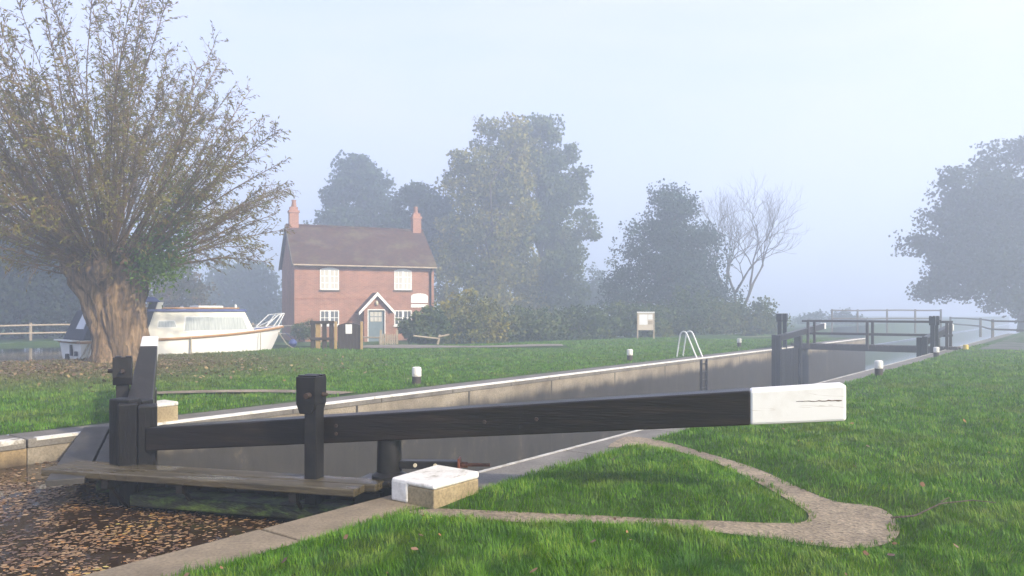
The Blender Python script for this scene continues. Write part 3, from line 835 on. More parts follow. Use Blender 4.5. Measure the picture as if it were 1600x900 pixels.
M['curtain'] = surf('pale_curtain_glass', [(.35, (.42, .40, .36)), (.65, (.6, .58, .52))], 3, .12, .02, .002, (9, 9, .3), spec=.8)
M['door'] = surf('grey_blue_door', [(.3, (.10, .145, .17)), (.7, (.13, .18, .21))], 5, .5, .05, .002)
HA = R(24); HZ = -.28
hx, hy = AT(460, 46.0), 46.0
house = empty('brick_cottage', (hx, hy, HZ), HA)
tag(house, 'two storey red brick cottage with tiled roof and two chimneys', 'cottage')
HW, HD, EAV, RID = 8.75, 5.6, 4.76, 7.25
mb = MB()
pent = [(0, 0, -.3), (0, HD, -.3), (0, HD, EAV), (0, HD / 2, RID - .14), (0, 0, EAV)]
mb.prism([(x, y, z) for x, y, z in pent], (HW, 0, 0))
mb.build('wall', M['brick'], house)
mb = MB()
for sgn, y0 in ((1, -.28), (-1, HD + .28)):
    y1 = HD / 2
    z0 = EAV - .12
    a = [(-.12, y0, z0), (HW + .12, y0, z0), (HW + .12, y1, RID), (-.12, y1, RID)]
    mb.hexa(a if sgn > 0 else a[::-1], [(x, y, z + .12) for x, y, z in (a if sgn > 0 else a[::-1])])
mb.bar((-.13, HD / 2, RID + .1), (HW + .13, HD / 2, RID + .1), .24, .12)
roof = mb.build('roof', M['tile'], house)
mb = MB(); mb.bar((-.1, -.33, EAV - .1), (HW + .1, -.33, EAV - .1), .10, .08); mb.build('gutter', M['rail'], house)
mb = MB(); mb.bar((-.16, -.3, EAV - .14), (-.16, HD / 2, RID + .02), .05, .2); mb.bar((-.16, HD + .3, EAV - .14), (-.16, HD / 2, RID + .02), .05, .2)
mb.build('bargeboard', M['greytimber'], house)
mb = MB(); mb.tube([(HW - .25, -.3, EAV - .12), (HW - .25, -.12, EAV - .35), (HW - .25, -.08, EAV - .6), (HW - .25, -.08, -.1)], .06, 8); mb.build('drainpipe', M['iron'], house)
for cx in (.35, HW - .35):
    mb = MB(); mb.bb((cx - .28, HD / 2 - .27, RID - .5), (cx + .28, HD / 2 + .27, RID + .85)); mb.bb((cx - .33, HD / 2 - .32, RID + .85), (cx + .33, HD / 2 + .32, RID + 1.0)); mb.bb((cx - .24, HD / 2 - .22, RID + 1.0), (cx + .24, HD / 2 + .22, RID + 1.22))
    ch = mb.build('chimney', M['brick'], roof)
    for q in ((-.02,) if cx > 1 else (.02,)):
        mb = MB(); mb.lathe((cx + q, HD / 2, RID + 1.2), [(.17, 0), (.13, .38), (.15, .42), (.15, .48)], 12); o = mb.build('chimney_pot', M['brick'], ch)
# soldier course shadow line between storeys
mb = MB(); mb.bb((-.02, -.022, 2.63), (HW + .02, 0.01, 2.68)); mb.build('string_course', M['brick'], house)
def window(x0, x1, z0, z1, nx, nz, arch=False, cols=2):
    mb = MB(); fr = .055
    y = -.03
    w = .06
    mb.bb((x0, y, z0), (x0 + fr, .02, z1)); mb.bb((x1 - fr, y, z0), (x1, .02, z1)); mb.bb((x0 + fr, y, z0), (x1 - fr, .02, z0 + fr)); mb.bb((x0 + fr, y, z1 - fr), (x1 - fr, .02, z1))
    xm = (x0 + x1) / 2
    mb.bb((xm - .065, y - .003, z0 + fr), (xm + .065, .02, z1 - fr))
    for half in ((x0 + fr, xm - .065), (xm + .065, x1 - fr)):
        for i in range(1, nx): xx = half[0] + (half[1] - half[0]) * i / nx; mb.bb((xx - .018, y + .006, z0 + fr), (xx + .018, .02, z1 - fr))
        for j in range(1, nz): zz = z0 + (z1 - z0) * j / nz; mb.bb((half[0], y + .003, zz - .018), (half[1], .02, zz + .018))
    if arch:
        n = 8; pts = [(x0 + (x1 - x0) * i / n, y - .002, z1 + .12 * math.sin(math.pi * i / n)) for i in range(n + 1)]
        mb.prism(pts, (0, .05, 0))
    f = mb.build('window', M['whitep'], house)
    mb = MB(); mb.bb((x0 + .02, -.012, z0 + .02), (x1 - .02, .005, z1 - .02)); mb.build('pane', M['curtain'] if arch else M['glass'], f)
    mb = MB(); mb.bb((x0 - .07, -.09, z0 - .09), (x1 + .07, .01, z0 - .004)); mb.build('sill', M['greytimber'] if arch else M['whitep'], f)
def hxpx(px):   # local x on the front wall at photo column
    t = (px - 800) / F
    return (t * hy - hx) / (math.cos(HA) - t * math.sin(HA))
def hzpx(py, lx):
    Y = hy + lx * math.sin(HA); return ZAT(py, Y) - HZ
window(hxpx(500), hxpx(529.5), hzpx(452.5, 1.6), hzpx(420.5, 1.6), 2, 3, True)
window(hxpx(616), hxpx(643), hzpx(453, 6.8), hzpx(423, 6.8), 2, 3, True)
window(hxpx(500), hxpx(529.5), hzpx(508, 1.6), hzpx(485, 1.6), 2, 2)
window(hxpx(616), hxpx(643), hzpx(508, 6.8), hzpx(485, 6.8), 2, 2)
# porch
px0, px1 = hxpx(563) , hxpx(601); pd = 1.0
pe = hzpx(484, 4.6); pr = hzpx(459.5, 4.6)
pc = (px0 + px1) / 2
mb = MB()
doorw = .50
mb.bb((px0, -pd, -.3), (pc - doorw, -.01, pe)); mb.bb((pc + doorw, -pd, -.3), (px1, -.01, pe))
mb.prism([(px0, -pd, pe), (px1, -pd, pe), (pc, -pd, pr - .06)], (0, pd - .01, 0))
porch = mb.build('porch', M['brick'], house)
mb = MB()
for sg in (-1, 1):
    xe = pc + sg * (px1 - px0) * .72; ze = pe - .22
    a = [(pc, -pd - .22, pr), (xe, -pd - .22, ze), (xe, 0, ze), (pc, 0, pr)]
    if sg > 0: a = a[::-1]
    mb.hexa(a, [(x, y, z + .08) for x, y, z in a])
mb.build('porch_roof', M['tile'], porch)
for sg in (-1, 1):
    mb = MB(); xe = pc + sg * (px1 - px0) * .74; ze = pe - .24
    mb.prism([(pc, -pd - .27, pr + .1), (xe, -pd - .27, ze + .1), (xe, -pd - .27, ze - .1), (pc, -pd - .27, pr - .12)], (0, .045, 0)); mb.build('bargeboard', M['whitep'], porch)
mb = MB(); mb.bb((pc - doorw, -pd + .12, -.02), (pc + doorw, -pd + .18, pe - .02)); dr = mb.build('door', M['door'], house)
mb = MB()
for i in range(3):
    for j in range(2):
        x = pc - .36 + i * .25; z = pe - .72 + j * .32
        mb.bb((x, -pd + .105, z), (x + .21, -pd + .125, z + .27))
mb.build('pane', M['curtain'], dr)
mb = MB(); mb.bb((pc - doorw - .05, -pd - .012, -.02), (pc - doorw, -pd + .1, pe + .03)); mb.bb((pc + doorw, -pd - .012, -.02), (pc + doorw + .05, -pd + .1, pe + .03)); mb.bb((pc - doorw, -pd - .012, pe - .03), (pc + doorw, -pd + .1, pe + .03))
mb.build('door_frame', M['whitep'], house)
mb = MB(); mb.lathe((pc, -pd - .08, pe + .28), [(.05, 0), (.09, .05), (.09, .2), (.03, .28)], 10); mb.build('porch_lamp', M['brass'], porch)
mb = MB(); mb.bb((hxpx(565), -.25, hzpx(419, 4.2)), (hxpx(571), -.02, hzpx(415.5, 4.2))); mb.build('floodlight', M['iron'], house)
# painted name board on the wall
lx = (hxpx(642), hxpx(668.5)); za, zb, zc = hzpx(478.5, 8), hzpx(474.5, 8), hzpx(461, 8)
Rz = Matrix.Rotation(HA, 3, 'Z')
sgn = empty('name_board', Vector((hx, hy, HZ)) + Rz @ V((lx[0] + lx[1]) / 2, -.04, za), HA)
tag(sgn, 'white arched name board on the cottage wall above the bushes', 'sign')
mw = (lx[1] - lx[0]) / 2
mb = MB(); H_ = zc - za
pts = [(-mw, 0, zb - za + .05)] + [(mw, 0, zb - za + .05), (mw, 0, H_ - .12)] + [(mw * math.cos(a), 0, H_ - .12 + .22 * math.sin(a) ** .8) for a in np.linspace(.25, math.pi - .25, 9)] + [(-mw, 0, H_ - .12)]
mb.prism(pts, (0, .03, 0)); mb.build('upper_board', M['whitep'], sgn)
mb = MB(); mb.bb((-mw, 0, -.08), (mw, .03, zb - za - .04)); mb.build('lower_board', M['whitep'], sgn)

# ------------------------------------------------------------------ fences and gates round the cottage
def rail_fence(pts, label, posth=1.1, rails=(.95, .45), mat_p=None, mat_r=None, group=None, rr=.055):
    root = empty('rail_fence', (pts[0][0], pts[0][1], 0)); tag(root, label, 'fence', group)
    zs = [float(height([x], [y])[0]) for x, y in pts]
    off = (pts[0][0], pts[0][1], 0)
    for (x, y), z in zip(pts, zs):
        mb = MB(off); mb.bb((x - .06, y - .06, z - .3), (x + .06, y + .06, z + posth)); mb.build('post', mat_p or M['rail'], root, .01)
    for r_ in rails:
        for i in range(len(pts) - 1):
            a, b = pts[i], pts[i + 1]
            mb = MB(off)
            mid = ((a[0] + b[0]) / 2, (a[1] + b[1]) / 2, (zs[i] + zs[i + 1]) / 2 + r_ + random.uniform(-.03, .02))
            mb.tube([(a[0], a[1] - .04, zs[i] + r_), (mid[0], mid[1] - .04, mid[2]), (b[0], b[1] - .04, zs[i + 1] + r_)], rr, 7); mb.build('rail', mat_r or M['rail'], root)
    return root
fl = [(AT(x, Y), Y) for x, Y in ((-140, 43.5), (-45, 45.5), (48, 48.3), (140, 51), (232, 53), (320, 50.5), (395, 48), (464, 45.5), (500, 45))]
rail_fence(fl, 'rustic post and rail fence along the riverbank behind the boat')
# dark stile and board gate at the end of the channel
gx = lambda px: (AT(px, 32.6), 32.6)
root = empty('timber_barrier', (*gx(505), 0)); tag(root, 'dark timber barrier of upright posts left of the board gate', 'barrier')
for i, px in enumerate((489, 497, 507, 518)):
    x, y = gx(px); mb = MB(root.location); mb.bb((x - .09, y - .05, -.2), (x + .09, y + .05, 1.12)); mb.build('post', M['darkboard'] if i != 1 else M['ochre'], root, .01)
for z in (1.15, .45):
    mb = MB(root.location); mb.bb((gx(485)[0], 32.48, z - .06), (gx(523)[0], 32.54, z + .06)); mb.build('rail', M['darkboard'], root, .01)
root = empty('board_gate', (*gx(545), 0)); tag(root, 'dark boarded gate with a curved top and a white notice', 'gate')
x0, x1 = gx(527.5)[0], gx(563)[0]
mb = MB(root.location)
nbd = 7
for i in range(nbd):
    a, b = x0 + (x1 - x0) * i / nbd, x0 + (x1 - x0) * (i + 1) / nbd - .006
    f = lambda x: 1.02 + .1 * math.sin(math.pi * (x - x0) / (x1 - x0))
    mb.prism([(a, 32.6, -.02), (b, 32.6, -.02), (b, 32.6, f(b)), (a, 32.6, f(a))], (0, .05, 0))
mb.build('board_panel', M['darkboard'], root)
for px in (524.5, 565):
    x, y = gx(px); mb = MB(root.location); mb.bb((x - .05, y - .05, -.2), (x + .05, y + .05, 1.18)); mb.build('gate_post', M['ochre'], root, .01)
mb = MB(root.location); mb.bb((gx(540)[0], 32.585, .66), (gx(550)[0], 32.597, 1.06)); mb.build('notice', M['paper'], root)
# picket gate
Yp = 41.0; root = empty('picket_gate', (AT(611, Yp), Yp, -.25)); tag(root, 'low pale picket gate right of the cottage door', 'gate')
for px in (595, 620.5):
    x = AT(px, Yp) - AT(611, Yp); mb = MB(); mb.bb((x - .05, -.05, -.2), (x + .05, .05, .86)); mb.build('gate_post', M['rail'], root)
mb = MB()
for i in range(6):
    x = AT(598.5 + i * 3.6, Yp) - AT(611, Yp); mb.prism([(x - .04, 0, .06), (x + .04, 0, .06), (x + .04, 0, .6), (x, 0, .67), (x - .04, 0, .6)], (0, .025, 0))
for z in (.2, .48): mb.bb((AT(595, Yp) - AT(611, Yp), .026, z - .035), (AT(620, Yp) - AT(611, Yp), .05, z + .035))
mb.build('picket_panel', M['rail'], root)
rail_fence([(AT(560, 42), 42), (AT(594, 41.5), 41.5)], 'short low rail between board gate and picket gate', .5, (.42,), rr=.045)
Yr = 38.5; root = empty('broken_rail', (AT(682, Yr), Yr, float(height([AT(682, Yr)], [Yr])[0]))); tag(root, 'broken pale rail fence leaning before the bushes', 'fence')
mb = MB(); mb.bar((0, 0, -.2), (.18, 0, .55), .09, .09, up=(0, 1, 0)); mb.build('post', M['rail'], root)
mb = MB(); mb.tube([(.1, -.06, .44), (.65, -.06, .56)], .05, 7); mb.build('rail', M['rail'], root)
mb = MB(); mb.tube([(-1.15, -.05, .5), (-.5, -.06, .42), (.1, -.06, .36)], .045, 7); mb.build('rail', M['rail'], root)
# fences in the mist on the right
rail_fence([(AT(x, 66), 66) for x in (1300, 1340, 1386, 1430, 1470)], 'field fence in the mist behind the footbridge', 1.75, (1.65, .95), M['greytimber'], M['greytimber'], rr=.06)
rail_fence([(AT(x, Y), Y) for x, Y in ((1485, 66), (1532, 56), (1551, 47), (1640, 40), (1760, 33))], 'sloping rail fence on the right under the misty oak', 1.1, (1.0, .5), M['greytimber'], M['greytimber'])

# ------------------------------------------------------------------ cabin cruiser
M['hull'] = surf('white_hull', [(.3, (.76, .75, .71)), (.7, (.82, .81, .77))], 1.2, .3, .02, .002)
M['cabin'] = surf('cream_cabin', [(.3, (.70, .67, .57)), (.7, (.77, .74, .64))], 1.2, .35, .02, .002)
M['navy'] = surf('navy_canvas', [(.3, (.010, .013, .03)), (.7, (.022, .026, .05))], 5, .7, .2, .01)
M['bluepaint'] = surf('blue_paint', [(.3, (.03, .045, .15)), (.7, (.06, .08, .22))], 3, .4, .05, .002)
M['teak'] = surf('teak_strake', [(.3, (.28, .15, .06)), (.7, (.42, .24, .10))], 4, .5, .2, .004)
M['clear'] = surf('clear_canopy_sheet', [(.3, (.55, .57, .62)), (.7, (.65, .67, .72))], 3, .25, .05, .004)
M['rope'] = surf('old_rope', [(.3, (.25, .22, .17)), (.7, (.4, .36, .28))], 20, .9, .3, .004)
BA = math.atan2(.72, .69); BL = 8.6
boat = empty('cabin_cruiser', (-16.2, 28.1, RIVER), BA)
tag(boat, 'white cabin cruiser moored on the river behind the willow trunk', 'boat')
def hb(x):  # half beam
    u = x / BL
    return 1.3 * (1 - .10 * (1 - u) ** 2) * (1 - max(0, (u - .5) / .5) ** 2.4)
def sheer(x): return 1.02 + .42 * (x / BL) ** 2
def hull_sections():
    vs, fs = [], []; K = 24
    for i in range(K + 1):
        x = BL * i / K; u = x / BL; b = max(hb(x), .015)
        fl = max(0, (u - .55) / .45)
        xo = .9 * fl ** 1.5 * 0  # stem rake applied per height
        row = []
        sec = [(0, -.42 + .5 * fl ** 2), (.62, -.28 + .42 * fl ** 2), (.86, .0), (.94, .35), (1.0, sheer(x))]
        for fr, z in sec: row.append((fr * b, z))
        full = [(x, -y, z) for y, z in row[::-1]] + [(x, y, z) for y, z in row[1:]]
        # raked stem: lower points sit further aft near the bow
        full = [(px - .95 * fl ** 2 * max(0, 1 - (z + .4) / (sheer(x) + .4)), py, z) for px, py, z in full]
        # transom rake
        full = [(px + (.18 * (1 - u) ** 8) * max(0, (1.0 - z) / 1.2) * 0.9, py, z) for px, py, z in full]
        vs += full
    n = 9
    for i in range(K):
        for j in range(n - 1): fs.append((i * n + j, i * n + j + 1, (i + 1) * n + j + 1, (i + 1) * n + j))
    fs.append(tuple(range(n)))
    return vs, fs, K, n
vs, fs, K, n = hull_sections()
mb = MB(); mb.add(vs, fs, 0, True); hull = mb.build('hull', M['hull'], boat)
mb = MB()
dv = []; df = []
for i in range(K + 1):
    x = BL * i / K; dv += [(x, -hb(x) + .03, sheer(x) - .02), (x, hb(x) - .03, sheer(x) - .02)]
for i in range(K): df.append((2 * i, 2 * i + 2, 2 * i + 3, 2 * i + 1))
mb.add(dv, df); mb.build('deck', M['bluepaint'], boat)
mb = MB()
for sg in (-1, 1):
    mb.tube([(BL * i / K, sg * max(hb(BL * i / K), .01) * 1.0 + sg * .012, sheer(BL * i / K) - .07) for i in range(K + 1)], .055, 6)
mb.tube([(-.03, -1.1, sheer(0) - .07), (-.03, 1.1, sheer(0) - .07)], .05, 6)
mb.build('rubbing_strake', M['teak'], boat)
mb = MB()
for sg in (-1, 1):
    mb.tube([(BL * i / K - .9 * max(0, (i / K - .55) / .45) ** 2 * .62, sg * (max(hb(BL * i / K), .01) * .89 + .004), .02) for i in range(K + 1)], .04, 6)
mb.build('boot_stripe', M['bluepaint'], boat)
# cabin: long coachroof with sloped front
def cab(x0, x1, y0, zb, zt, fs_, rs_, inset, mat, name, parent=boat):
    mb = MB()
    lo = [(x0, -y0, zb), (x1, -y0 * .86, zb), (x1, y0 * .86, zb), (x0, y0, zb)]
    hi = [(x0 + rs_, -y0 + inset, zt), (x1 - fs_, -y0 * .9 + inset, zt), (x1 - fs_, y0 * .9 - inset, zt), (x0 + rs_, y0 - inset, zt)]
    mb.hexa(lo, hi); return mb.build(name, mat, parent, .02)
cb_ = cab(2.35, 6.95, 1.02, .95, 2.06, .55, .1, .12, M['cabin'], 'cabin')
mb = MB(); mb.hexa([(2.4, -.98, 2.05), (6.5, -.86, 2.05), (6.5, .86, 2.05), (2.4, .98, 2.05)], [(2.4, -.96, 2.15), (6.42, -.82, 2.15), (6.42, .82, 2.15), (2.4, .96, 2.15)]); mb.build('cabin_roof', M['bluepaint'], boat, .02)
for sg in (-1, 1):
    mb = MB(); mb.tube([(2.9, sg * .8, 2.19), (6.2, sg * .7, 2.19)], .035, 6)
    mb.build('grab_rail', M['teak'], boat)
mb = MB(); mb.bb((4.6, -.45, 2.17), (5.65, .45, 2.29)); mb.build('hatch', M['hull'], boat, .04)
mb = MB(); mb.lathe((3.9, -.5, 2.15), [(.12, 0), (.12, .06), (.05, .1)], 10); mb.build('roof_vent', M['hull'], boat)
mb = MB(); mb.lathe((6.25, -.3, 2.15), [(.05, 0), (.05, .15), (.02, .2)], 8); mb.build('roof_lamp', M['hull'], boat)
def sidepanel(x0, x1, z0, z1, name, mat, skew=.0, out=.008):
    # panel on the sloped near and far cabin sides
    for sg in (-1, 1):
        mb = MB()
        def yy(x, z):
            u = (x - 2.35) / 4.6; q = (z - .95) / 1.11
            return (1.02 * (1 - .14 * u) - .12 * q + out + q * u * .03)
        P = [(x0, z0), (x1, z0), (x1 - skew * .9, z1), (x0 + skew * .35, z1)]
        lo = [(x, sg * yy(x, z), z) for x, z in P]
        mb.prism(lo, (0, -sg * .03, 0)); mb.build(name, mat, cb_)
M['boatwin'] = surf('boat_window_curtains', [(.35, (.30, .33, .33)), (.65, (.48, .51, .49))], 2, .12, .02, .002, (9, 9, .3), spec=.8)
sidepanel(3.75, 6.62, 1.25, 1.88, 'window_surround', M['hull'], .25, .006)
sidepanel(3.82, 6.50, 1.3, 1.83, 'window', M['boatwin'], .25, .014)
sidepanel(2.75, 3.55, 1.42, 1.72, 'window_surround', M['hull'], .12, .006)
sidepanel(2.8, 3.5, 1.46, 1.68, 'window', M['boatwin'], .10, .014)
# wheelhouse screen and hard top
mb = MB(); mb.hexa([(1.9, -.98, 2.42), (2.95, -.92, 2.42), (2.95, .92, 2.42), (1.9, .98, 2.42)], [(2.0, -.86, 2.62), (2.75, -.8, 2.62), (2.75, .8, 2.62), (2.0, .86, 2.62)]); mb.build('wheelhouse_top', M['bluepaint'], boat, .05)
for sg in (-1, 1):
    mb = MB(); mb.prism([(2.36, sg * .97, 1.1), (2.62, sg * .95, 1.1), (3.02, sg * .92, 2.42), (2.82, sg * .92, 2.42)], (0, -sg * .04, 0)); mb.build('screen_pillar', M['cabin'], boat)
    mb = MB(); mb.prism([(2.02, sg * .98, 1.05), (2.3, sg * .98, 1.05), (2.78, sg * .93, 2.42), (2.5, sg * .93, 2.42)], (0, -sg * .04, 0)); mb.build('screen_panel', M['navy'], boat)
# canvas cockpit cover
mb = MB(); mb.hexa([(.1, -1.16, 1.0), (2.2, -1.08, 1.0), (2.2, 1.08, 1.0), (.1, 1.16, 1.0)], [(.55, -1.0, 2.1), (2.2, -.95, 2.42), (2.2, .95, 2.42), (.55, 1.0, 2.1)])
cov = mb.build('cockpit_cover', M['navy'], boat, .05)
mb = MB(); P = [(.62, 1.52), (1.02, 1.52), (1.12, 2.03), (.82, 2.03)]
mb.prism([(x, -1.16 + .16 * (z - 1.0) / 1.1 - .012, z) for x, z in P], (0, .02, 0)); mb.build('clear_panel', M['clear'], cov)
mb = MB(); P = [(-.7, 1.42), (.15, 1.42), (.1, 1.98), (-.6, 1.98)]
mb.prism([(.1 + .45 * (z - 1.0) / 1.1 - .012, y, z) for y, z in P], (.02, 0, 0)); mb.build('clear_panel', M['clear'], cov)
# transom details, pulpit, ropes, fenders
for lo, hi in (((-.02, -.25, .45), (.05, -.1, .85)), ((-.02, .25, .1), (.1, .42, .5)), ((-.02, -.75, .45), (.05, -.62, .62))):
    mb = MB(); mb.bb(lo, hi); mb.build('transom_fitting', M['navy'], boat)
mb = MB(); mb.bb((-.22, -1.05, .98), (.02, 1.05, 1.03)); mb.build('stern_shelf', M['hull'], boat, .01)
mb = MB()
for sg in (-1, 1):
    zz = sheer(8)
    mb.tube([(7.55, sg * .42, zz), (8.15, sg * .42, zz + .52), (8.62, sg * .12, zz + .58), (8.68, 0, zz + .58)], .022, 6)
    mb.tube([(7.95, sg * .34, zz), (8.42, sg * .3, zz + .55)], .02, 6); mb.tube([(8.3, sg * .16, zz + .05), (8.62, sg * .12, zz + .58)], .02, 6)
mb.tube([(6.9, -.6, sheer(7) + .02), (7.9, -.45, sheer(7.5) + .38)], .012, 5)
mb.build('pulpit_rail', M['galv'], boat)
for rp, rr_ in (([(8.35, -.05, 1.15), (8.6, -.35, .6), (9.0, -1.0, .2)], .018), ([(3.9, -1.32, 1.05), (3.9, -1.36, .1)], .03), ([(7.0, -1.0, 1.2), (7.0, -1.02, .3)], .02), ([(.35, -1.2, 1.02), (.1, -1.22, .55), (-.1, -1.1, .2), (.2, -1.24, .35), (.4, -1.24, 1.0)], .03)):
    mb = MB(); mb.tube(rp, rr_, 6); mb.build('mooring_rope', M['rope'], boat)
mb = MB(); mb.lathe((7.0, -1.02, .05), [(.02, .32), (.16, .2), (.18, .1), (.16, 0), (.02, -.1)][::-1], 12); mb.build('fender', M['bluepaint'], boat)
b = Vector((-16.2, 28.1, RIVER)) + Matrix.Rotation(BA, 3, 'Z') @ V(9.05, -.1, .62)
mb = MB(); mb.lathe((0, 0, -.2), [(.02, 0), (.13, .06), (.2, .2), (.13, .34), (.02, .4)], 14); mb.tube([(0, 0, .18), (-.35, .02, .5)], .012, 5)
o = mb.build('fender_buoy', M['bluepaint']); o.location = b; tag(o, 'round blue fender buoy hanging off the cruiser bow', 'buoy')

# ------------------------------------------------------------------ trees
def leaf_quads(pos, nrm_seed, lw, ll, droop=0.0, r=None, axis=None):
    """rhomb leaves at pos (N,3); returns verts, faces"""
    r = r or rng
    N = len(pos)
    if axis is None:
        a = r.normal(size=(N, 3)); a[:, 2] -= droop
    else:
        a = axis + r.normal(size=(N, 3)) * .45; a[:, 2] -= droop
    a /= np.linalg.norm(a, axis=1, keepdims=True) + 1e-9
    b = np.cross(a, r.normal(size=(N, 3))); b /= np.linalg.norm(b, axis=1, keepdims=True) + 1e-9
    sz = r.uniform(.65, 1.3, (N, 1))
    L_ = a * ll * sz; W_ = b * lw * sz * .5
    v = np.stack([pos, pos + L_ * .5 + W_, pos + L_, pos + L_ * .5 - W_], 1).reshape(-1, 3)
    f = np.arange(N * 4).reshape(-1, 4)
    return v, f

class TubeSet:
    def __init__(self): self.v, self.f, self.n = [], [], 0
    def add(self, pts, rs, sides=5):
        pts = np.asarray(pts, float); k = len(pts)
        d = np.gradient(pts, axis=0); d /= np.linalg.norm(d, axis=1, keepdims=True) + 1e-9
        ref = np.array([.31, .77, .55]) if abs(d[0] @ np.array([.31, .77, .55])) < .9 else np.array([1., 0, 0])
        u = np.cross(d, ref); u /= np.linalg.norm(u, axis=1, keepdims=True) + 1e-9
        w = np.cross(d, u)
        a = np.arange(sides) * 2 * np.pi / sides
        ring = pts[:, None] + (u[:, None] * np.cos(a)[None, :, None] + w[:, None] * np.sin(a)[None, :, None]) * np.asarray(rs)[:, None, None]
        self.v.append(ring.reshape(-1, 3))
        i, j = np.meshgrid(np.arange(k - 1), np.arange(sides), indexing='ij')
        q = (j + 1) % sides
        self.f.append((np.stack([i * sides + j, i * sides + q, (i + 1) * sides + q, (i + 1) * sides + j], -1).reshape(-1, 4)) + self.n)
        self.n += k * sides
    def get(self): return np.concatenate(self.v), np.concatenate(self.f)

M['bark'] = surf('grey_brown_bark', [(.3, (.05, .038, .028)), (.7, (.12, .095, .07))], 5, .9, .7, .03, (3, 3, .6), (4, .6))
M['twig'] = surf('willow_shoot', [(.3, (.09, .055, .022)), (.7, (.18, .115, .045))], 3, .7, .2, .005)
def willow_bark():
    m, nt, p = newmat('willow_bark')
    v = texco(nt, (2.2, 2.2, .32))
    n = noise_n(nt, v, 2.6, 9, .68, .8); n2 = noise_n(nt, texco(nt), 1.2, 4)
    r = ramp(nt, [(.34, (.03, .02, .012)), (.46, (.15, .10, .055)), (.62, (.34, .235, .135)), (.8, (.43, .32, .20))]); nt.links.new(n, r.inputs[0])
    r2 = ramp(nt, [(.35, (.62, .58, .5)), (.65, (1, 1, 1))]); nt.links.new(n2, r2.inputs[0])
    nt.links.new(mixc(nt, 1.0, r.outputs[0], r2.outputs[0], 'MULTIPLY'), p.inputs['Base Color'])
    p.inputs['Roughness'].default_value = .9; bump(nt, p, n, 1.0, .09)
    return m
M['wbark'] = willow_bark()

def grove_tree(name, px, Y, top, bot, half, lobes, leaves, stops, label, group=None, lsize=.26, seed=1, trunk_r=.28, base=None, trunkh=None, gaps=.55, trans=.3, clumps=170, cs=.125):
    """crown of leaf clumps laid on several lobes; lobes: (dx, dz, rx, rz) in fractions of the half width / height"""
    r = np.random.default_rng(seed)
    X = AT(px, Y); zb = float(height([X], [Y])[0]) if base is None else base
    zt = ZAT(top, Y); z0 = ZAT(bot, Y); Hh = zt - z0; W = half / F * Y
    root = empty(name, (X, Y, zb)); tag(root, label, 'tree' if 'bush' not in name and 'hedge' not in name else name.split('_')[-1], group)
    tot = sum(l[2] * l[3] for l in lobes)
    P = []; C = []
    for dx, dz, rx, rz in lobes:
        nc = max(6, int(clumps * rx * rz / tot))
        d = r.normal(size=(nc, 3)); d /= np.linalg.norm(d, axis=1, keepdims=True)
        rad = r.uniform(.35, 1.0, (nc, 1)) ** gaps
        c = d * rad * np.array([rx * W, rx * W * .9, rz * Hh * .5]) * (1 + .10 * r.normal(size=(nc, 1)))
        c += np.array([dx * W, r.uniform(-.2, .2) * W, z0 + (dz + 1) / 2 * Hh - zb])
        C.append(c)
    C = np.concatenate(C)
    per = max(8, leaves // len(C))
    lsize = lsize * max(1.0, Y / 62)
    sc = r.uniform(.55, 1.25, (len(C), 1, 1)) * min(W, Hh) * cs
    off = np.clip(r.normal(size=(len(C), per, 3)), -1.5, 1.5) * sc * np.array([1.1, 1.1, .75])
    P = (C[:, None] + off).reshape(-1, 3)
    P = P[P[:, 2] > .05]
    v, f = leaf_quads(P, 0, lsize * .75, lsize, .25, r)
    crown = link_mesh('crown', v, f, leafmat(name + '_leaf', stops, trans=trans), root)
    T = TubeSet()
    th = trunkh if trunkh is not None else (z0 - zb) + Hh * .55
    pts = [np.array([.02 * math.sin(i * 1.3) * i, 0, -.3 + (th + .3) * i / 6]) for i in range(7)]
    T.add(pts, [trunk_r * (1.25 if i == 0 else 1 - .11 * i) for i in range(7)], 9)
    for c in C[r.choice(len(C), min(len(C), 34), replace=False)]:
        a = np.array([0, 0, max(.4, min(th, (c[2]) * r.uniform(.35, .7)))])
        mid = (a + c) / 2 + r.normal(size=3) * .15 * np.linalg.norm(c - a) + np.array([0, 0, .08 * np.linalg.norm(c - a)])
        T.add([a, (a + mid) / 2, mid, (mid + c) / 2, c], [trunk_r * .38, trunk_r * .3, trunk_r * .22, trunk_r * .13, .02], 5)
    v, f = T.get()
    link_mesh('trunk', v, f, M['bark'], root, smooth=True)
    return root

BT = 'tall trees behind the cottage and hedge'
GD = [(.1, (.018, .04, .018)), (.5, (.035, .065, .022)), (.9, (.06, .09, .03))]
GY = [(.1, (.05, .075, .018)), (.45, (.13, .135, .025)), (.75, (.24, .215, .03)), (.9, (.30, .24, .035))]  # yellow warmth of the sun is put into these leaf colours
DK = [(.1, (.012, .024, .010)), (.5, (.024, .042, .014)), (.9, (.05, .06, .02))]
GM = [(.1, (.035, .065, .02)), (.5, (.075, .11, .028)), (.9, (.15, .16, .04))]  # leaf colours lightened to stand in for ground mist over the hedge
rnd_lobes = [(0, .1, .75, .75), (-.45, -.15, .55, .6), (.45, -.1, .55, .6), (-.2, .55, .5, .45), (.25, .5, .5, .5), (0, -.5, .8, .45)]
grove_tree('tall_tree', 556, 84, 243, 420, 68, [(0, .45, .6, .55), (-.55, -.2, .5, .7), (.5, -.1, .55, .7), (.05, -.4, .9, .6), (-.1, .75, .38, .3)], 26000, GD, 'blue grey rounded tree rising behind the cottage roof', BT, .30, 11)
grove_tree('tall_tree', 660, 78, 292, 440, 70, rnd_lobes, 22000, GD, 'dark tree half hidden between the cottage chimney and the tall pale tree', BT, .3, 12)
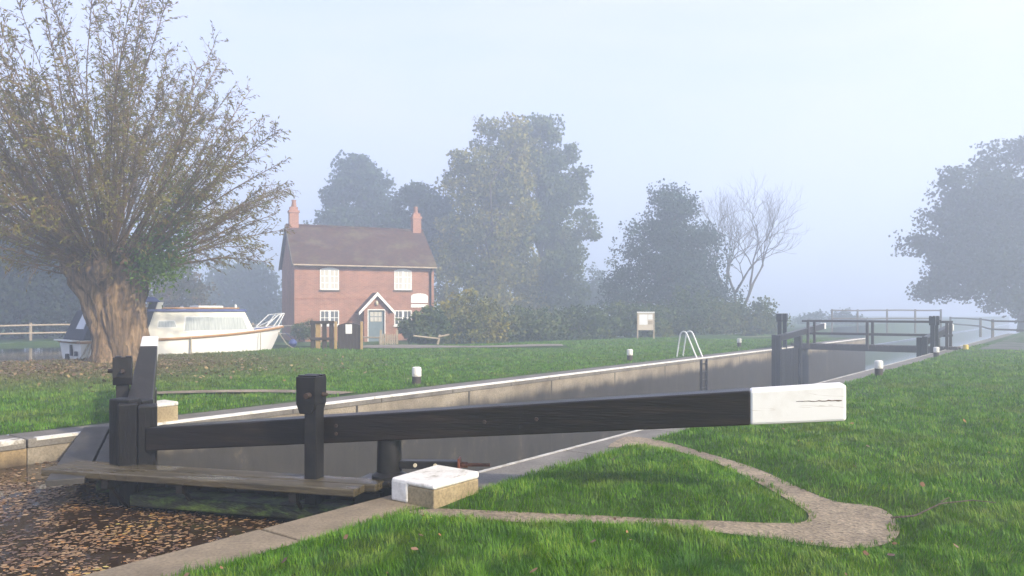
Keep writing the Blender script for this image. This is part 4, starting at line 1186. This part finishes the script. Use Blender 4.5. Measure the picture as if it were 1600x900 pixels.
grove_tree('tall_tree', 772, 70, 188, 520, 88, [(.1, .72, .55, .36), (-.35, .35, .5, .42), (.35, .35, .45, .55), (-.15, -.1, .72, .5), (.1, -.55, .8, .5), (-.5, -.45, .6, .55)], 46000, GY, 'tall yellowish tree right of the cottage, sun warmth put into its leaf colour, its top the highest in the mist', BT, .27, 13, .35, clumps=230)
grove_tree('tall_tree', 846, 76, 192, 520, 76, [(-.1, .75, .55, .3), (.35, .45, .6, .42), (-.25, .25, .6, .5), (.5, .0, .55, .5), (.1, -.35, .85, .55), (0, -.75, .8, .4)], 46000, GM, 'tall full green tree to the right of the yellowish one', BT, .27, 14, .35, clumps=210)
grove_tree('conifer_tree', 1048, 63, 286, 505, 100, [(0, .72, .2, .3), (-.12, .45, .38, .35), (.2, .38, .36, .42), (-.25, .05, .55, .45), (.28, .05, .55, .45), (0, -.35, .85, .45), (-.35, -.55, .6, .5), (.4, -.6, .6, .5)], 44000, [(.1, (.012, .032, .02)), (.5, (.022, .05, .028)), (.9, (.035, .065, .032))], 'dark pointed evergreen standing before the bare tree', None, .22, 15, .35, gaps=.5, clumps=260, trans=.15)
grove_tree('oak_tree', 1602, 68, 212, 520, 155, [(.05, .62, .5, .4), (-.42, .32, .5, .36), (.45, .35, .6, .5), (-.5, -.05, .5, .38), (0, .0, .8, .6), (-.62, -.42, .38, .34), (-.1, -.45, .7, .42), (.5, -.3, .6, .6), (-.78, .02, .2, .12), (-.45, .5, .3, .16)], 90000, DK, 'large spreading oak fading in mist at the right edge', None, .3, 16, .55, gaps=.55, clumps=300, cs=.085)
BGt = 'trees behind the willow and the boat'
grove_tree('riverside_tree', 30, 52, 350, 530, 115, rnd_lobes, 26000, DK, 'dark tree behind the rail fence, left of the willow trunk', BGt, .3, 17)
grove_tree('riverside_tree', -95, 49, 320, 530, 120, rnd_lobes, 24000, DK, 'dark tree at the left edge behind the willow boughs', BGt, .3, 27)
grove_tree('riverside_tree', 150, 57, 395, 525, 75, rnd_lobes, 16000, DK, 'low dark tree directly behind the willow trunk', BGt, .28, 28)
grove_tree('riverside_tree', 275, 66, 400, 522, 55, rnd_lobes, 8000, [(.1, (.05, .06, .02)), (.5, (.10, .09, .03)), (.9, (.20, .09, .035))], 'russet autumn tree above the boat wheelhouse', BGt, .26, 18)
grove_tree('riverside_tree', 375, 100, 405, 520, 75, rnd_lobes, 10000, GD, 'faint grey tree above the boat cabin, left of the cottage', BGt, .32, 19)
HG = 'bushes and hedge along the lawn'
bush_l = [(-.4, -.1, .55, .8), (.1, .2, .6, .8), (.5, -.2, .5, .7), (0, -.4, .9, .6)]
for i, (px, Y, top, bot, half, stops, lab) in enumerate([
        (664, 41.5, 481, 530, 38, GM, 'rounded bush against the cottage front under the name board'),
        (735, 45, 452, 533, 58, GY, 'pale green bush at the foot of the yellowish tall tree'),
        (818, 46, 480, 533, 60, GM, 'middling bush below the tall green tree'),
        (905, 49, 478, 530, 62, GM, 'grey bush between tall green tree and evergreen'),
        (985, 50, 472, 528, 62, GM, 'bush directly behind the notice board'),
        (1085, 53, 455, 525, 70, GM, 'dark bush at the foot of the evergreen, above the ladder hoops'),
        (1165, 55, 468, 522, 62, GM, 'rounded dark bush below the bare tree'),
        (1300, 105, 484, 512, 60, GD, 'low misty bush beyond the footbridge'),
        (930, 95, 405, 510, 60, GD, 'faint tree-high bush in the mist left of the evergreen')]):
    grove_tree('bush', px, Y, top, bot + 4, half, bush_l, 7000 if i != 7 else 3000, stops, lab, HG, .2, 40 + i, .07, gaps=.6, clumps=120)
# low planting below the cottage windows
grove_tree('bush', 475, 45.2, 500, 528, 22, bush_l, 2200, GM, 'small green shrub at the left corner of the cottage', HG, .12, 61, .04, clumps=50)

# bare tree
def bare_tree(px, Y, top, label, seed):
    r = np.random.default_rng(seed)
    X = AT(px, Y); zb = float(height([X], [Y])[0])
    root = empty('bare_tree', (X, Y, zb)); tag(root, label, 'tree')
    T, B = TubeSet(), TubeSet()
    H = ZAT(top, Y) - zb
    def grow(p, d, ln, rad, depth):
        k = 5; pts = [p]; q = p.copy(); dd = d.copy()
        for i in range(k):
            dd = dd + r.normal(size=3) * .11 + np.array([0, 0, .05]); dd /= np.linalg.norm(dd)
            q = q + dd * ln / k; pts.append(q)
        (T if depth < 1 else B).add(pts, np.linspace(rad, rad * .55, k + 1), 7 if depth < 2 else 3)
        if depth >= 6 or rad < .004: return
        nb = 3 if depth in (1, 2, 3) else 2
        for j in range(nb + (1 if depth == 4 else 0)):
            ang = r.uniform(.3, .75); ax = r.normal(size=3); ax -= dd * (ax @ dd); ax /= np.linalg.norm(ax)
            nd_ = dd * math.cos(ang) + ax * math.sin(ang); nd_[2] += .16; nd_ /= np.linalg.norm(nd_)
            st = pts[-1] if j < 2 else pts[r.integers(2, 5)]
            grow(np.array(st), nd_, ln * r.uniform(.66, .86), rad * r.uniform(.5, .66), depth + 1)
    for lean in (-.28, .05, .3):
        d = np.array([lean, r.uniform(-.1, .1), 1.0]); grow(np.array([lean * .3, 0, -.2]), d / np.linalg.norm(d), H * .30, .2, 0)
    v, f = T.get(); link_mesh('trunk', v, f, M['bark'], root, smooth=True)
    v, f = B.get(); link_mesh('crown', v, f, M['bark'], root, smooth=True)
bare_tree(1150, 68, 306, 'leafless branching tree between the evergreen and the footbridge', 5)

# ------------------------------------------------------------------ pollard willow
WX, WY = -12.75, 25.0
def willow():
    r = np.random.default_rng(21)
    root = empty('willow_tree', (WX, WY, 0)); tag(root, 'old pollard willow with thick gnarled trunk and thin olive shoots', 'tree')
    # trunk: ridged loft leaning to the left
    ring, rows = 96, 70
    vs = np.zeros((rows, ring, 3))
    prof_z = [-.3, 0, .25, .7, 1.3, 1.9, 2.4, 2.8, 3.15, 3.45, 3.7]
    prof_r = [1.12, .95, .84, .78, .83, .92, 1.04, 1.16, 1.22, 1.1, .5]
    prof_x = [.02, .02, 0, -.04, -.12, -.2, -.28, -.36, -.42, -.44, -.44]
    for i in range(rows):
        z = -.3 + 4.0 * i / (rows - 1)
        rr = np.interp(z, prof_z, prof_r); cx = np.interp(z, prof_z, prof_x)
        for j in range(ring):
            a = 2 * math.pi * j / ring
            tw = a + .16 * math.sin(z * 1.1 + 1.5 * math.cos(a))
            cz = lambda q: -(1 - abs(math.sin(q))) ** 3
            ridge = .16 * cz(tw * 2.5 + .8 * math.sin(z * 1.4)) + .10 * cz(tw * 6.5 + .7 * math.sin(z * 1.9 + 2)) + .05 * cz(tw * 13 + 1.1 * math.sin(z * 2.3 + a)) + .05
            nz = mnoise.fractal(V(math.cos(a) * 2.1, math.sin(a) * 2.1, z * .75), .9, 2.1, 5) * .14
            knob = max(0, mnoise.noise(V(math.cos(a) * 2.6 + 7, math.sin(a) * 2.6, z * 1.9))) * .42 * max(0, min(1, (z - 2.0) / .9))
            q = rr * (1 + ridge * 1.45 + nz * 1.2) + knob
            vs[i, j] = (cx + q * math.cos(a), q * math.sin(a) * .92, z)
    I, J = np.meshgrid(np.arange(rows - 1), np.arange(ring), indexing='ij'); K2 = (J + 1) % ring
    f = np.stack([I * ring + J, I * ring + K2, (I + 1) * ring + K2, (I + 1) * ring + J], -1).reshape(-1, 4)
    link_mesh('trunk', vs.reshape(-1, 3), f, M['wbark'], root, smooth=True)
    T = TubeSet(); LP, LA = [], []
    ns = 220
    for i in range(ns):
        az = r.uniform(0, 2 * math.pi); pol = math.acos(1 - r.uniform(0, 1) ** 1.3 * .95)      # 0 = straight up
        if pol > 1.32 and r.uniform() < .4: pol *= .8
        d = np.array([math.sin(pol) * math.cos(az), math.sin(pol) * math.sin(az), math.cos(pol)])
        p = np.array([-.42 + d[0] * 1.0, d[1] * .9, 3.0 + d[2] * .5]) + r.normal(size=3) * .12
        ln = (8.9 - 4.7 * (pol / 1.57) ** 2.1) * r.uniform(.66, 1.0)
        k = 12; pts = [p]; q = p.copy(); dd = d.copy()
        lift = .030 if pol > .5 else .0
        for j in range(k):
            dd = dd + r.normal(size=3) * .045 + np.array([0, 0, lift if j < 7 else -.03]); dd /= np.linalg.norm(dd)
            q = q + dd * ln / k; pts.append(q)
        rad = r.uniform(.016, .046)
        pts = np.array(pts)
        T.add(pts, np.linspace(rad, .008, k + 1), 6)
        nt_ = int(ln * 4.6)
        for w in range(nt_):
            u = r.uniform(.22, 1.0) ** .8; fi = u * k; a = int(min(fi, k - 1)); st = pts[a] + (pts[a + 1] - pts[a]) * (fi - a)
            ax = pts[a + 1] - pts[a]; ax /= np.linalg.norm(ax)
            s = r.normal(size=3); s -= ax * (s @ ax); s /= np.linalg.norm(s)
            td = ax * .75 + s * .65 + np.array([0, 0, .1]); td /= np.linalg.norm(td)
            tl = r.uniform(.35, 1.05) * (1.25 - .55 * u)
            tp = [st]
            for j in range(4):
                td = td + r.normal(size=3) * .1 + np.array([0, 0, -.05]); td /= np.linalg.norm(td); tp.append(tp[-1] + td * tl / 4)
            tp = np.array(tp); T.add(tp, np.linspace(.011, .004, 5), 3)
            nl = int(tl * (20 if u > .5 else 6) * r.uniform(.3, 1.4))
            for _ in range(nl):
                g_ = r.uniform(.15, 1) * 4; b = int(min(g_, 3)); LP.append(tp[b] + (tp[b + 1] - tp[b]) * (g_ - b)); LA.append(td)
        nl = int(ln * 8)
        for _ in range(nl):
            g_ = (1 - r.uniform(0, .6)) * k; b = int(min(g_, k - 1)); LP.append(pts[b] + (pts[b + 1] - pts[b]) * (g_ - b)); LA.append(dd)
    # short epicormic sprouts and drooping fringe round the head
    for i in range(150):
        az = r.uniform(0, 2 * math.pi); d = np.array([math.cos(az), math.sin(az), r.uniform(-.05, 1.3)]); d /= np.linalg.norm(d)
        p = np.array([-.42 + math.cos(az) * 1.1, math.sin(az) * 1.0, r.uniform(3.05, 3.6)])
        tp = [p]; td = d
        tl = r.uniform(.5, 1.8)
        for j in range(5):
            td = td + r.normal(size=3) * .12 + np.array([0, 0, -.05]); td /= np.linalg.norm(td); tp.append(tp[-1] + td * tl / 5)
        tp = np.array(tp); T.add(tp, np.linspace(.018, .005, 6), 4)
        for _ in range(int(tl * 14)):
            g_ = r.uniform(.2, 1) * 5; b = int(min(g_, 4)); LP.append(tp[b] + (tp[b + 1] - tp[b]) * (g_ - b)); LA.append(td)
    v1, f1 = T.get()
    LP = np.array(LP) + r.normal(size=(len(LP), 3)) * .03; LA = np.array(LA)
    v2, f2 = leaf_quads(LP, 0, .04, .135, .55, r, LA)
    v = np.concatenate([v1, v2]); f = np.concatenate([f1, f2 + len(v1)])
    mi = np.concatenate([np.zeros(len(f1), int), np.ones(len(f2), int)])
    wl = leafmat('willow_leaf', [(.05, (.10, .062, .02)), (.35, (.165, .125, .03)), (.65, (.18, .18, .035)), (.95, (.26, .25, .06))], var=.1, trans=.4)
    o = link_mesh('crown', v, f, [M['twig'], wl], root, mi)
    # green creeper on the right of the head
    n = 3000
    c = np.array([[1.1, -.75, 3.3], [1.5, -.7, 3.9], [2.0, -.6, 4.4], [2.25, -.6, 5.2], [1.9, -.5, 3.2], [1.5, -.75, 2.9]])
    ctr = c[r.integers(0, len(c), n)] + r.normal(size=(n, 3)) * np.array([.30, .3, .36])
    v, f = leaf_quads(ctr, 0, .075, .12, .3, r)
    link_mesh('creeper', v, f, leafmat('creeper_leaf', [(.05, (.05, .10, .015)), (.5, (.10, .19, .025)), (.95, (.19, .27, .05))], trans=.45), root)
willow()

# ------------------------------------------------------------------ grass, leaves
_G = np.random.default_rng(99).uniform(size=(256, 256))
def vnoise(x, y):
    xi, yi = np.floor(x).astype(int), np.floor(y).astype(int); fx, fy = x - xi, y - yi
    fx, fy = fx * fx * (3 - 2 * fx), fy * fy * (3 - 2 * fy)
    g = lambda a, b: _G[a % 256, b % 256]
    return (g(xi, yi) * (1 - fx) + g(xi + 1, yi) * fx) * (1 - fy) + (g(xi, yi + 1) * (1 - fx) + g(xi + 1, yi + 1) * fx) * fy
def polar(n, r0, r1, a0, a1, r):
    th = r.uniform(R(a0), R(a1), n); rad = np.exp(r.uniform(math.log(r0), math.log(r1), n))
    return np.sin(th) * rad, np.cos(th) * rad, rad
def blades(name, n, r0, r1, mask, label, seed, a0=-46, a1=46, hmul=1.0):
    r = np.random.default_rng(seed)
    x, y, rad = polar(n, r0, r1, a0, a1, r)
    keep = mask(x, y); x, y, rad = x[keep], y[keep], rad[keep]
    z = height(x, y)
    N = len(x)
    # tufty height variation
    tuft = .5 * vnoise(x * 5.3, y * 5.3) + .3 * vnoise(x * 13 + 7, y * 13) + .2 * vnoise(x * 1.1, y * 1.1 + 9)
    h = r.uniform(.024, .062, N) * (.35 + 1.45 * tuft) * hmul * np.clip(1 + (rad - 8) * .006, 1, 1.3)
    w = np.clip(.0034 * rad / 4.2, .003, .05) * r.uniform(.7, 1.3, N)
    a = r.normal(size=N) * .9 + 12 * vnoise(x * 3.1 + 40, y * 3.1); ln = r.uniform(.1, .95, N) * h
    dx, dy = np.cos(a), np.sin(a); sx, sy = -dy * w / 2, dx * w / 2
    B = np.stack([x, y, z - .004], 1)
    S = np.stack([sx, sy, np.zeros(N)], 1)
    D = np.stack([dx * ln, dy * ln, np.zeros(N)], 1)
    up = np.zeros((N, 3)); up[:, 2] = h
    v = np.stack([B - S, B + S, B + D * .35 + up * .6 + S * .75, B + D * .35 + up * .6 - S * .75, B + D + up], 1).reshape(-1, 3)
    i = np.arange(N) * 5
    # quad + tip as two degenerate-free pieces: a quad and a quad that narrows to the tip
    q1 = np.stack([i, i + 1, i + 2, i + 3], 1); 
    t1 = np.stack([i + 3, i + 2, i + 4], 1)
    me = bpy.data.meshes.new(name)
    me.vertices.add(len(v)); me.vertices.foreach_set('co', v.astype(np.float32).ravel())
    loops = np.concatenate([q1.ravel(), t1.ravel()]).astype(np.int32)
    me.loops.add(len(loops)); me.loops.foreach_set('vertex_index', loops)
    me.polygons.add(2 * N)
    me.polygons.foreach_set('loop_start', np.concatenate([np.arange(N) * 4, 4 * N + np.arange(N) * 3]).astype(np.int32))
    me.update(calc_edges=True); me.materials.append(M['blade'])
    o = bpy.data.objects.new(name, me); COL.objects.link(o)
    return tag(o, label, 'grass', kind='stuff')
def near_mask(x, y):
    s, t = (x - OX) * UX + (y - OY) * UY, (x - OX) * NX + (y - OY) * NY
    k = (t > .50 + .05 * np.sin(s * 3.1)) & ~((s > -.48) & (s < .22) & (t < .72))
    idx = np.where(k)[0]
    ins = pip(x[idx], y[idx], PATH_S); dd = pdist(x[idx], y[idx], PATH_S)
    ed = .10 * vnoise(x[idx] * 6, y[idx] * 6)
    k[idx] = (~ins & ((dd > .02) | (vnoise(x[idx] * 9, y[idx] * 9) > .5))) | (ins & (dd < ed) & (vnoise(x[idx] * 25, y[idx] * 25) > .45))
    k &= ~((t > 1.2) & (s > 31) & (t < 16))
    return k
def far_mask(x, y):
    s, t = (x - OX) * UX + (y - OY) * UY, (x - OX) * NX + (y - OY) * NY
    k = (t < -6.58 - .05 * np.sin(s * 2.3)) & (t > RT1) & (s < 44)
    k &= ~far_arc(x, y)
    k &= ~((y > 33.2) & (x > -8) & (x < 2.5) & (y < 36.5))
    return k
blades('grass', 620000, 2.7, 42, near_mask, 'short green grass of the near lawn round the sandy path', 3)
blades('grass', 330000, 9.5, 46, far_mask, 'short green grass of the far lawn between lock and river', 4, -48, 25, 1.0)

def litter(name, n, region, zf, stops, label, size, seed, tilt=.35, cat='leaves'):
    r = np.random.default_rng(seed)
    x, y = region(n, r); z = zf(x, y)
    N = len(x); a = r.uniform(0, 2 * math.pi, N); sz = size * r.uniform(.3, 1.5, N) ** 1.2
    u = np.stack([np.cos(a), np.sin(a), r.normal(size=N) * tilt * .5], 1); w = np.stack([-np.sin(a), np.cos(a), r.normal(size=N) * tilt], 1)
    c = np.stack([x, y, z], 1)
    A = (u * sz[:, None]); Bv = (w * sz[:, None] * r.uniform(.3, .6, N)[:, None])
    v = np.stack([c - A * .55, c - A * .1 + Bv * .9, c + A * .5 + Bv * .35, c + A * .62, c + A * .2 - Bv * .8, c - A * .25 - Bv * .7], 1).reshape(-1, 3)
    f = np.arange(N * 6).reshape(-1, 6)
    o = link_mesh(name, v, f, leafmat(name + '_mat', stops, trans=.12, var=.1, spec=.5, rough=.4), None)
    return tag(o, label, cat, kind='stuff')
AUT = [(.08, (.05, .022, .010)), (.32, (.10, .045, .018)), (.52, (.17, .085, .035)), (.68, (.26, .14, .06)), (.82, (.32, .12, .035)), (.95, (.36, .27, .07))]
def reg_pound(n, r):
    s = r.uniform(-6.5, -.2, n); t = r.uniform(-LOCKW + .02, -.03, n)
    x = OX + s * UX + t * NX; y = OY + s * UY + t * NY
    # behind the gate leaves there is no pound water
    s0 = -1.07 * (1 - np.abs(t + 2.95) / 2.95)
    k = s < s0 - .28
    dens = sstep(.36, .62, .6 * vnoise(s * 1.6 + 3, t * 1.6 + 50) + .4 * vnoise(s * 5 + 3, t * 5 + 80))
    clear = np.exp(-(((s + .98) / .45) ** 2 + ((t + .95) / .8) ** 2))       # open water by the near coping
    shade = np.exp(-((s + 1.5) / .35) ** 2) * (t > -3)
    k &= r.uniform(size=n) < np.clip(.10 + .9 * dens, 0, 1) * (1 - .85 * clear) * (1 - .45 * shade)
    return x[k], y[k]
litter('floating_leaves', 42000, reg_pound, lambda x, y: POUND + .004 + rng.uniform(0, .01, len(x)), [(.08, (.07, .035, .018)), (.3, (.15, .08, .04)), (.5, (.27, .165, .08)), (.66, (.40, .27, .14)), (.80, (.46, .20, .05)), (.93, (.52, .42, .12))], 'fallen brown and orange leaves floating on the pound', .032, 31, .06)
def reg_willow(n, r):
    x = r.normal(WX - 1.5, 4.2, n); y = r.normal(WY - 3.0, 2.6, n)
    k = far_mask(x, y); return x[k], y[k]
litter('fallen_leaves', 7000, reg_willow, lambda x, y: height(x, y) + .055, [(.1, (.08, .045, .022)), (.5, (.17, .105, .048)), (.8, (.27, .19, .08)), (.95, (.36, .28, .10))], 'fallen brown leaves on the far lawn under the willow', .055, 32, .5)
def reg_lawn(n, r):
    x, y, _ = polar(n, 3.2, 16, -30, 40, r); k = near_mask(x, y); return x[k], y[k]
litter('fallen_leaves', 240, reg_lawn, lambda x, y: height(x, y) + .055, AUT, 'few dry leaves scattered over the near lawn', .030, 33, .6)

# twig lying across the lawn
tp = [G(x, y) for x, y in ((1392, 820), (1430, 821), (1470, 812), (1520, 809), (1556, 811))]
mb = MB(); mb.tube([(x, y, float(height([x], [y])[0]) + .055 + .01 * (i % 2)) for i, (x, y) in enumerate(tp)], [.008, .007, .006, .005, .003], 6)
mb.tube([(tp[2][0], tp[2][1], .14), (tp[2][0] + .12, tp[2][1] + .1, .15)], [.005, .003], 5)
tag(mb.build('twig', M['bark']), 'thin fallen twig on the grass beyond the rounded path end', 'twig')

# ------------------------------------------------------------------ haze, light, camera
HAZE = 0.0083
mb = MB(); mb.bb((-275 * 1.42, -275 * 1.42, -6), (275 * 1.42, 275 * 1.42, 32))
hz = mb.build('haze', bpy.data.materials.new('haze_air'))
m = hz.data.materials[0]; m.use_nodes = True; nt = m.node_tree
nt.nodes.remove(nt.nodes['Principled BSDF'])
pv = nd(nt, 'ShaderNodeVolumePrincipled'); pv.inputs['Density'].default_value = HAZE; pv.inputs['Color'].default_value = (.785, .87, .998, 1); pv.inputs['Anisotropy'].default_value = .38
nt.links.new(pv.outputs[0], nt.nodes['Material Output'].inputs['Volume'])
tag(hz, 'pale blue morning mist filling the air over the lock', 'haze', kind='stuff')

SUN_AZ = Vector((.78, -.63)); SUN_EL = R(30)
sd = Vector((SUN_AZ.x * math.cos(SUN_EL), SUN_AZ.y * math.cos(SUN_EL), math.sin(SUN_EL) * SUN_AZ.length)).normalized()
sun = bpy.data.lights.new('sun', 'SUN'); sun.energy = 5.0; sun.angle = R(2.5); sun.color = (1.0, .87, .66)
so = bpy.data.objects.new('sun', sun); COL.objects.link(so); so.rotation_euler = sd.to_track_quat('Z', 'Y').to_euler()
w = bpy.data.worlds.new('World'); scene.world = w; w.use_nodes = True
nt = w.node_tree; bg = nt.nodes['Background']
sky = nt.nodes.new('ShaderNodeTexSky'); sky.sky_type = 'NISHITA'; sky.sun_disc = False
sky.sun_elevation = SUN_EL; sky.sun_rotation = math.atan2(sd.x, sd.y)
sky.air_density = 1.0; sky.dust_density = 1.2; sky.ozone_density = 2.6
tc = nd(nt, 'ShaderNodeTexCoord'); mp = nd(nt, 'ShaderNodeMapping'); mp.inputs['Scale'].default_value = (1, 1, 3.2); nt.links.new(tc.outputs['Generated'], mp.inputs['Vector'])
cn = noise_n(nt, mp.outputs[0], 1.7, 7, .6, .5); cr = ramp(nt, [(.35, (.55,) * 3), (.72, (.85,) * 3)]); nt.links.new(cn, cr.inputs[0])
nt.links.new(mixc(nt, cr.outputs[0], sky.outputs[0], (3.55, 3.55, 4.95)), bg.inputs['Color']); bg.inputs['Strength'].default_value = .15

cam = bpy.data.cameras.new('camera'); co = bpy.data.objects.new('camera', cam); COL.objects.link(co)
co.location = (0, 0, EYE); co.rotation_euler = (R(90), 0, 0)
cam.sensor_width = 36; cam.lens = 36 * F / 1600; cam.shift_y = (HOR - 450) / 1600
cam.clip_start = .05; cam.clip_end = 2000
scene.camera = co
scene.render.engine = 'CYCLES'
cy = scene.cycles
cy.use_denoising = True
try: cy.denoiser = 'OPENIMAGEDENOISE'
except Exception: pass
cy.max_bounces = 8; cy.diffuse_bounces = 3; cy.glossy_bounces = 3; cy.transmission_bounces = 3; cy.volume_bounces = 4; cy.transparent_max_bounces = 4
cy.sample_clamp_indirect = 6
vs_ = scene.view_settings
vs_.view_transform = 'Standard'; vs_.look = 'None'; vs_.gamma = 1; vs_.use_curve_mapping = False
vs_.exposure = 1.0
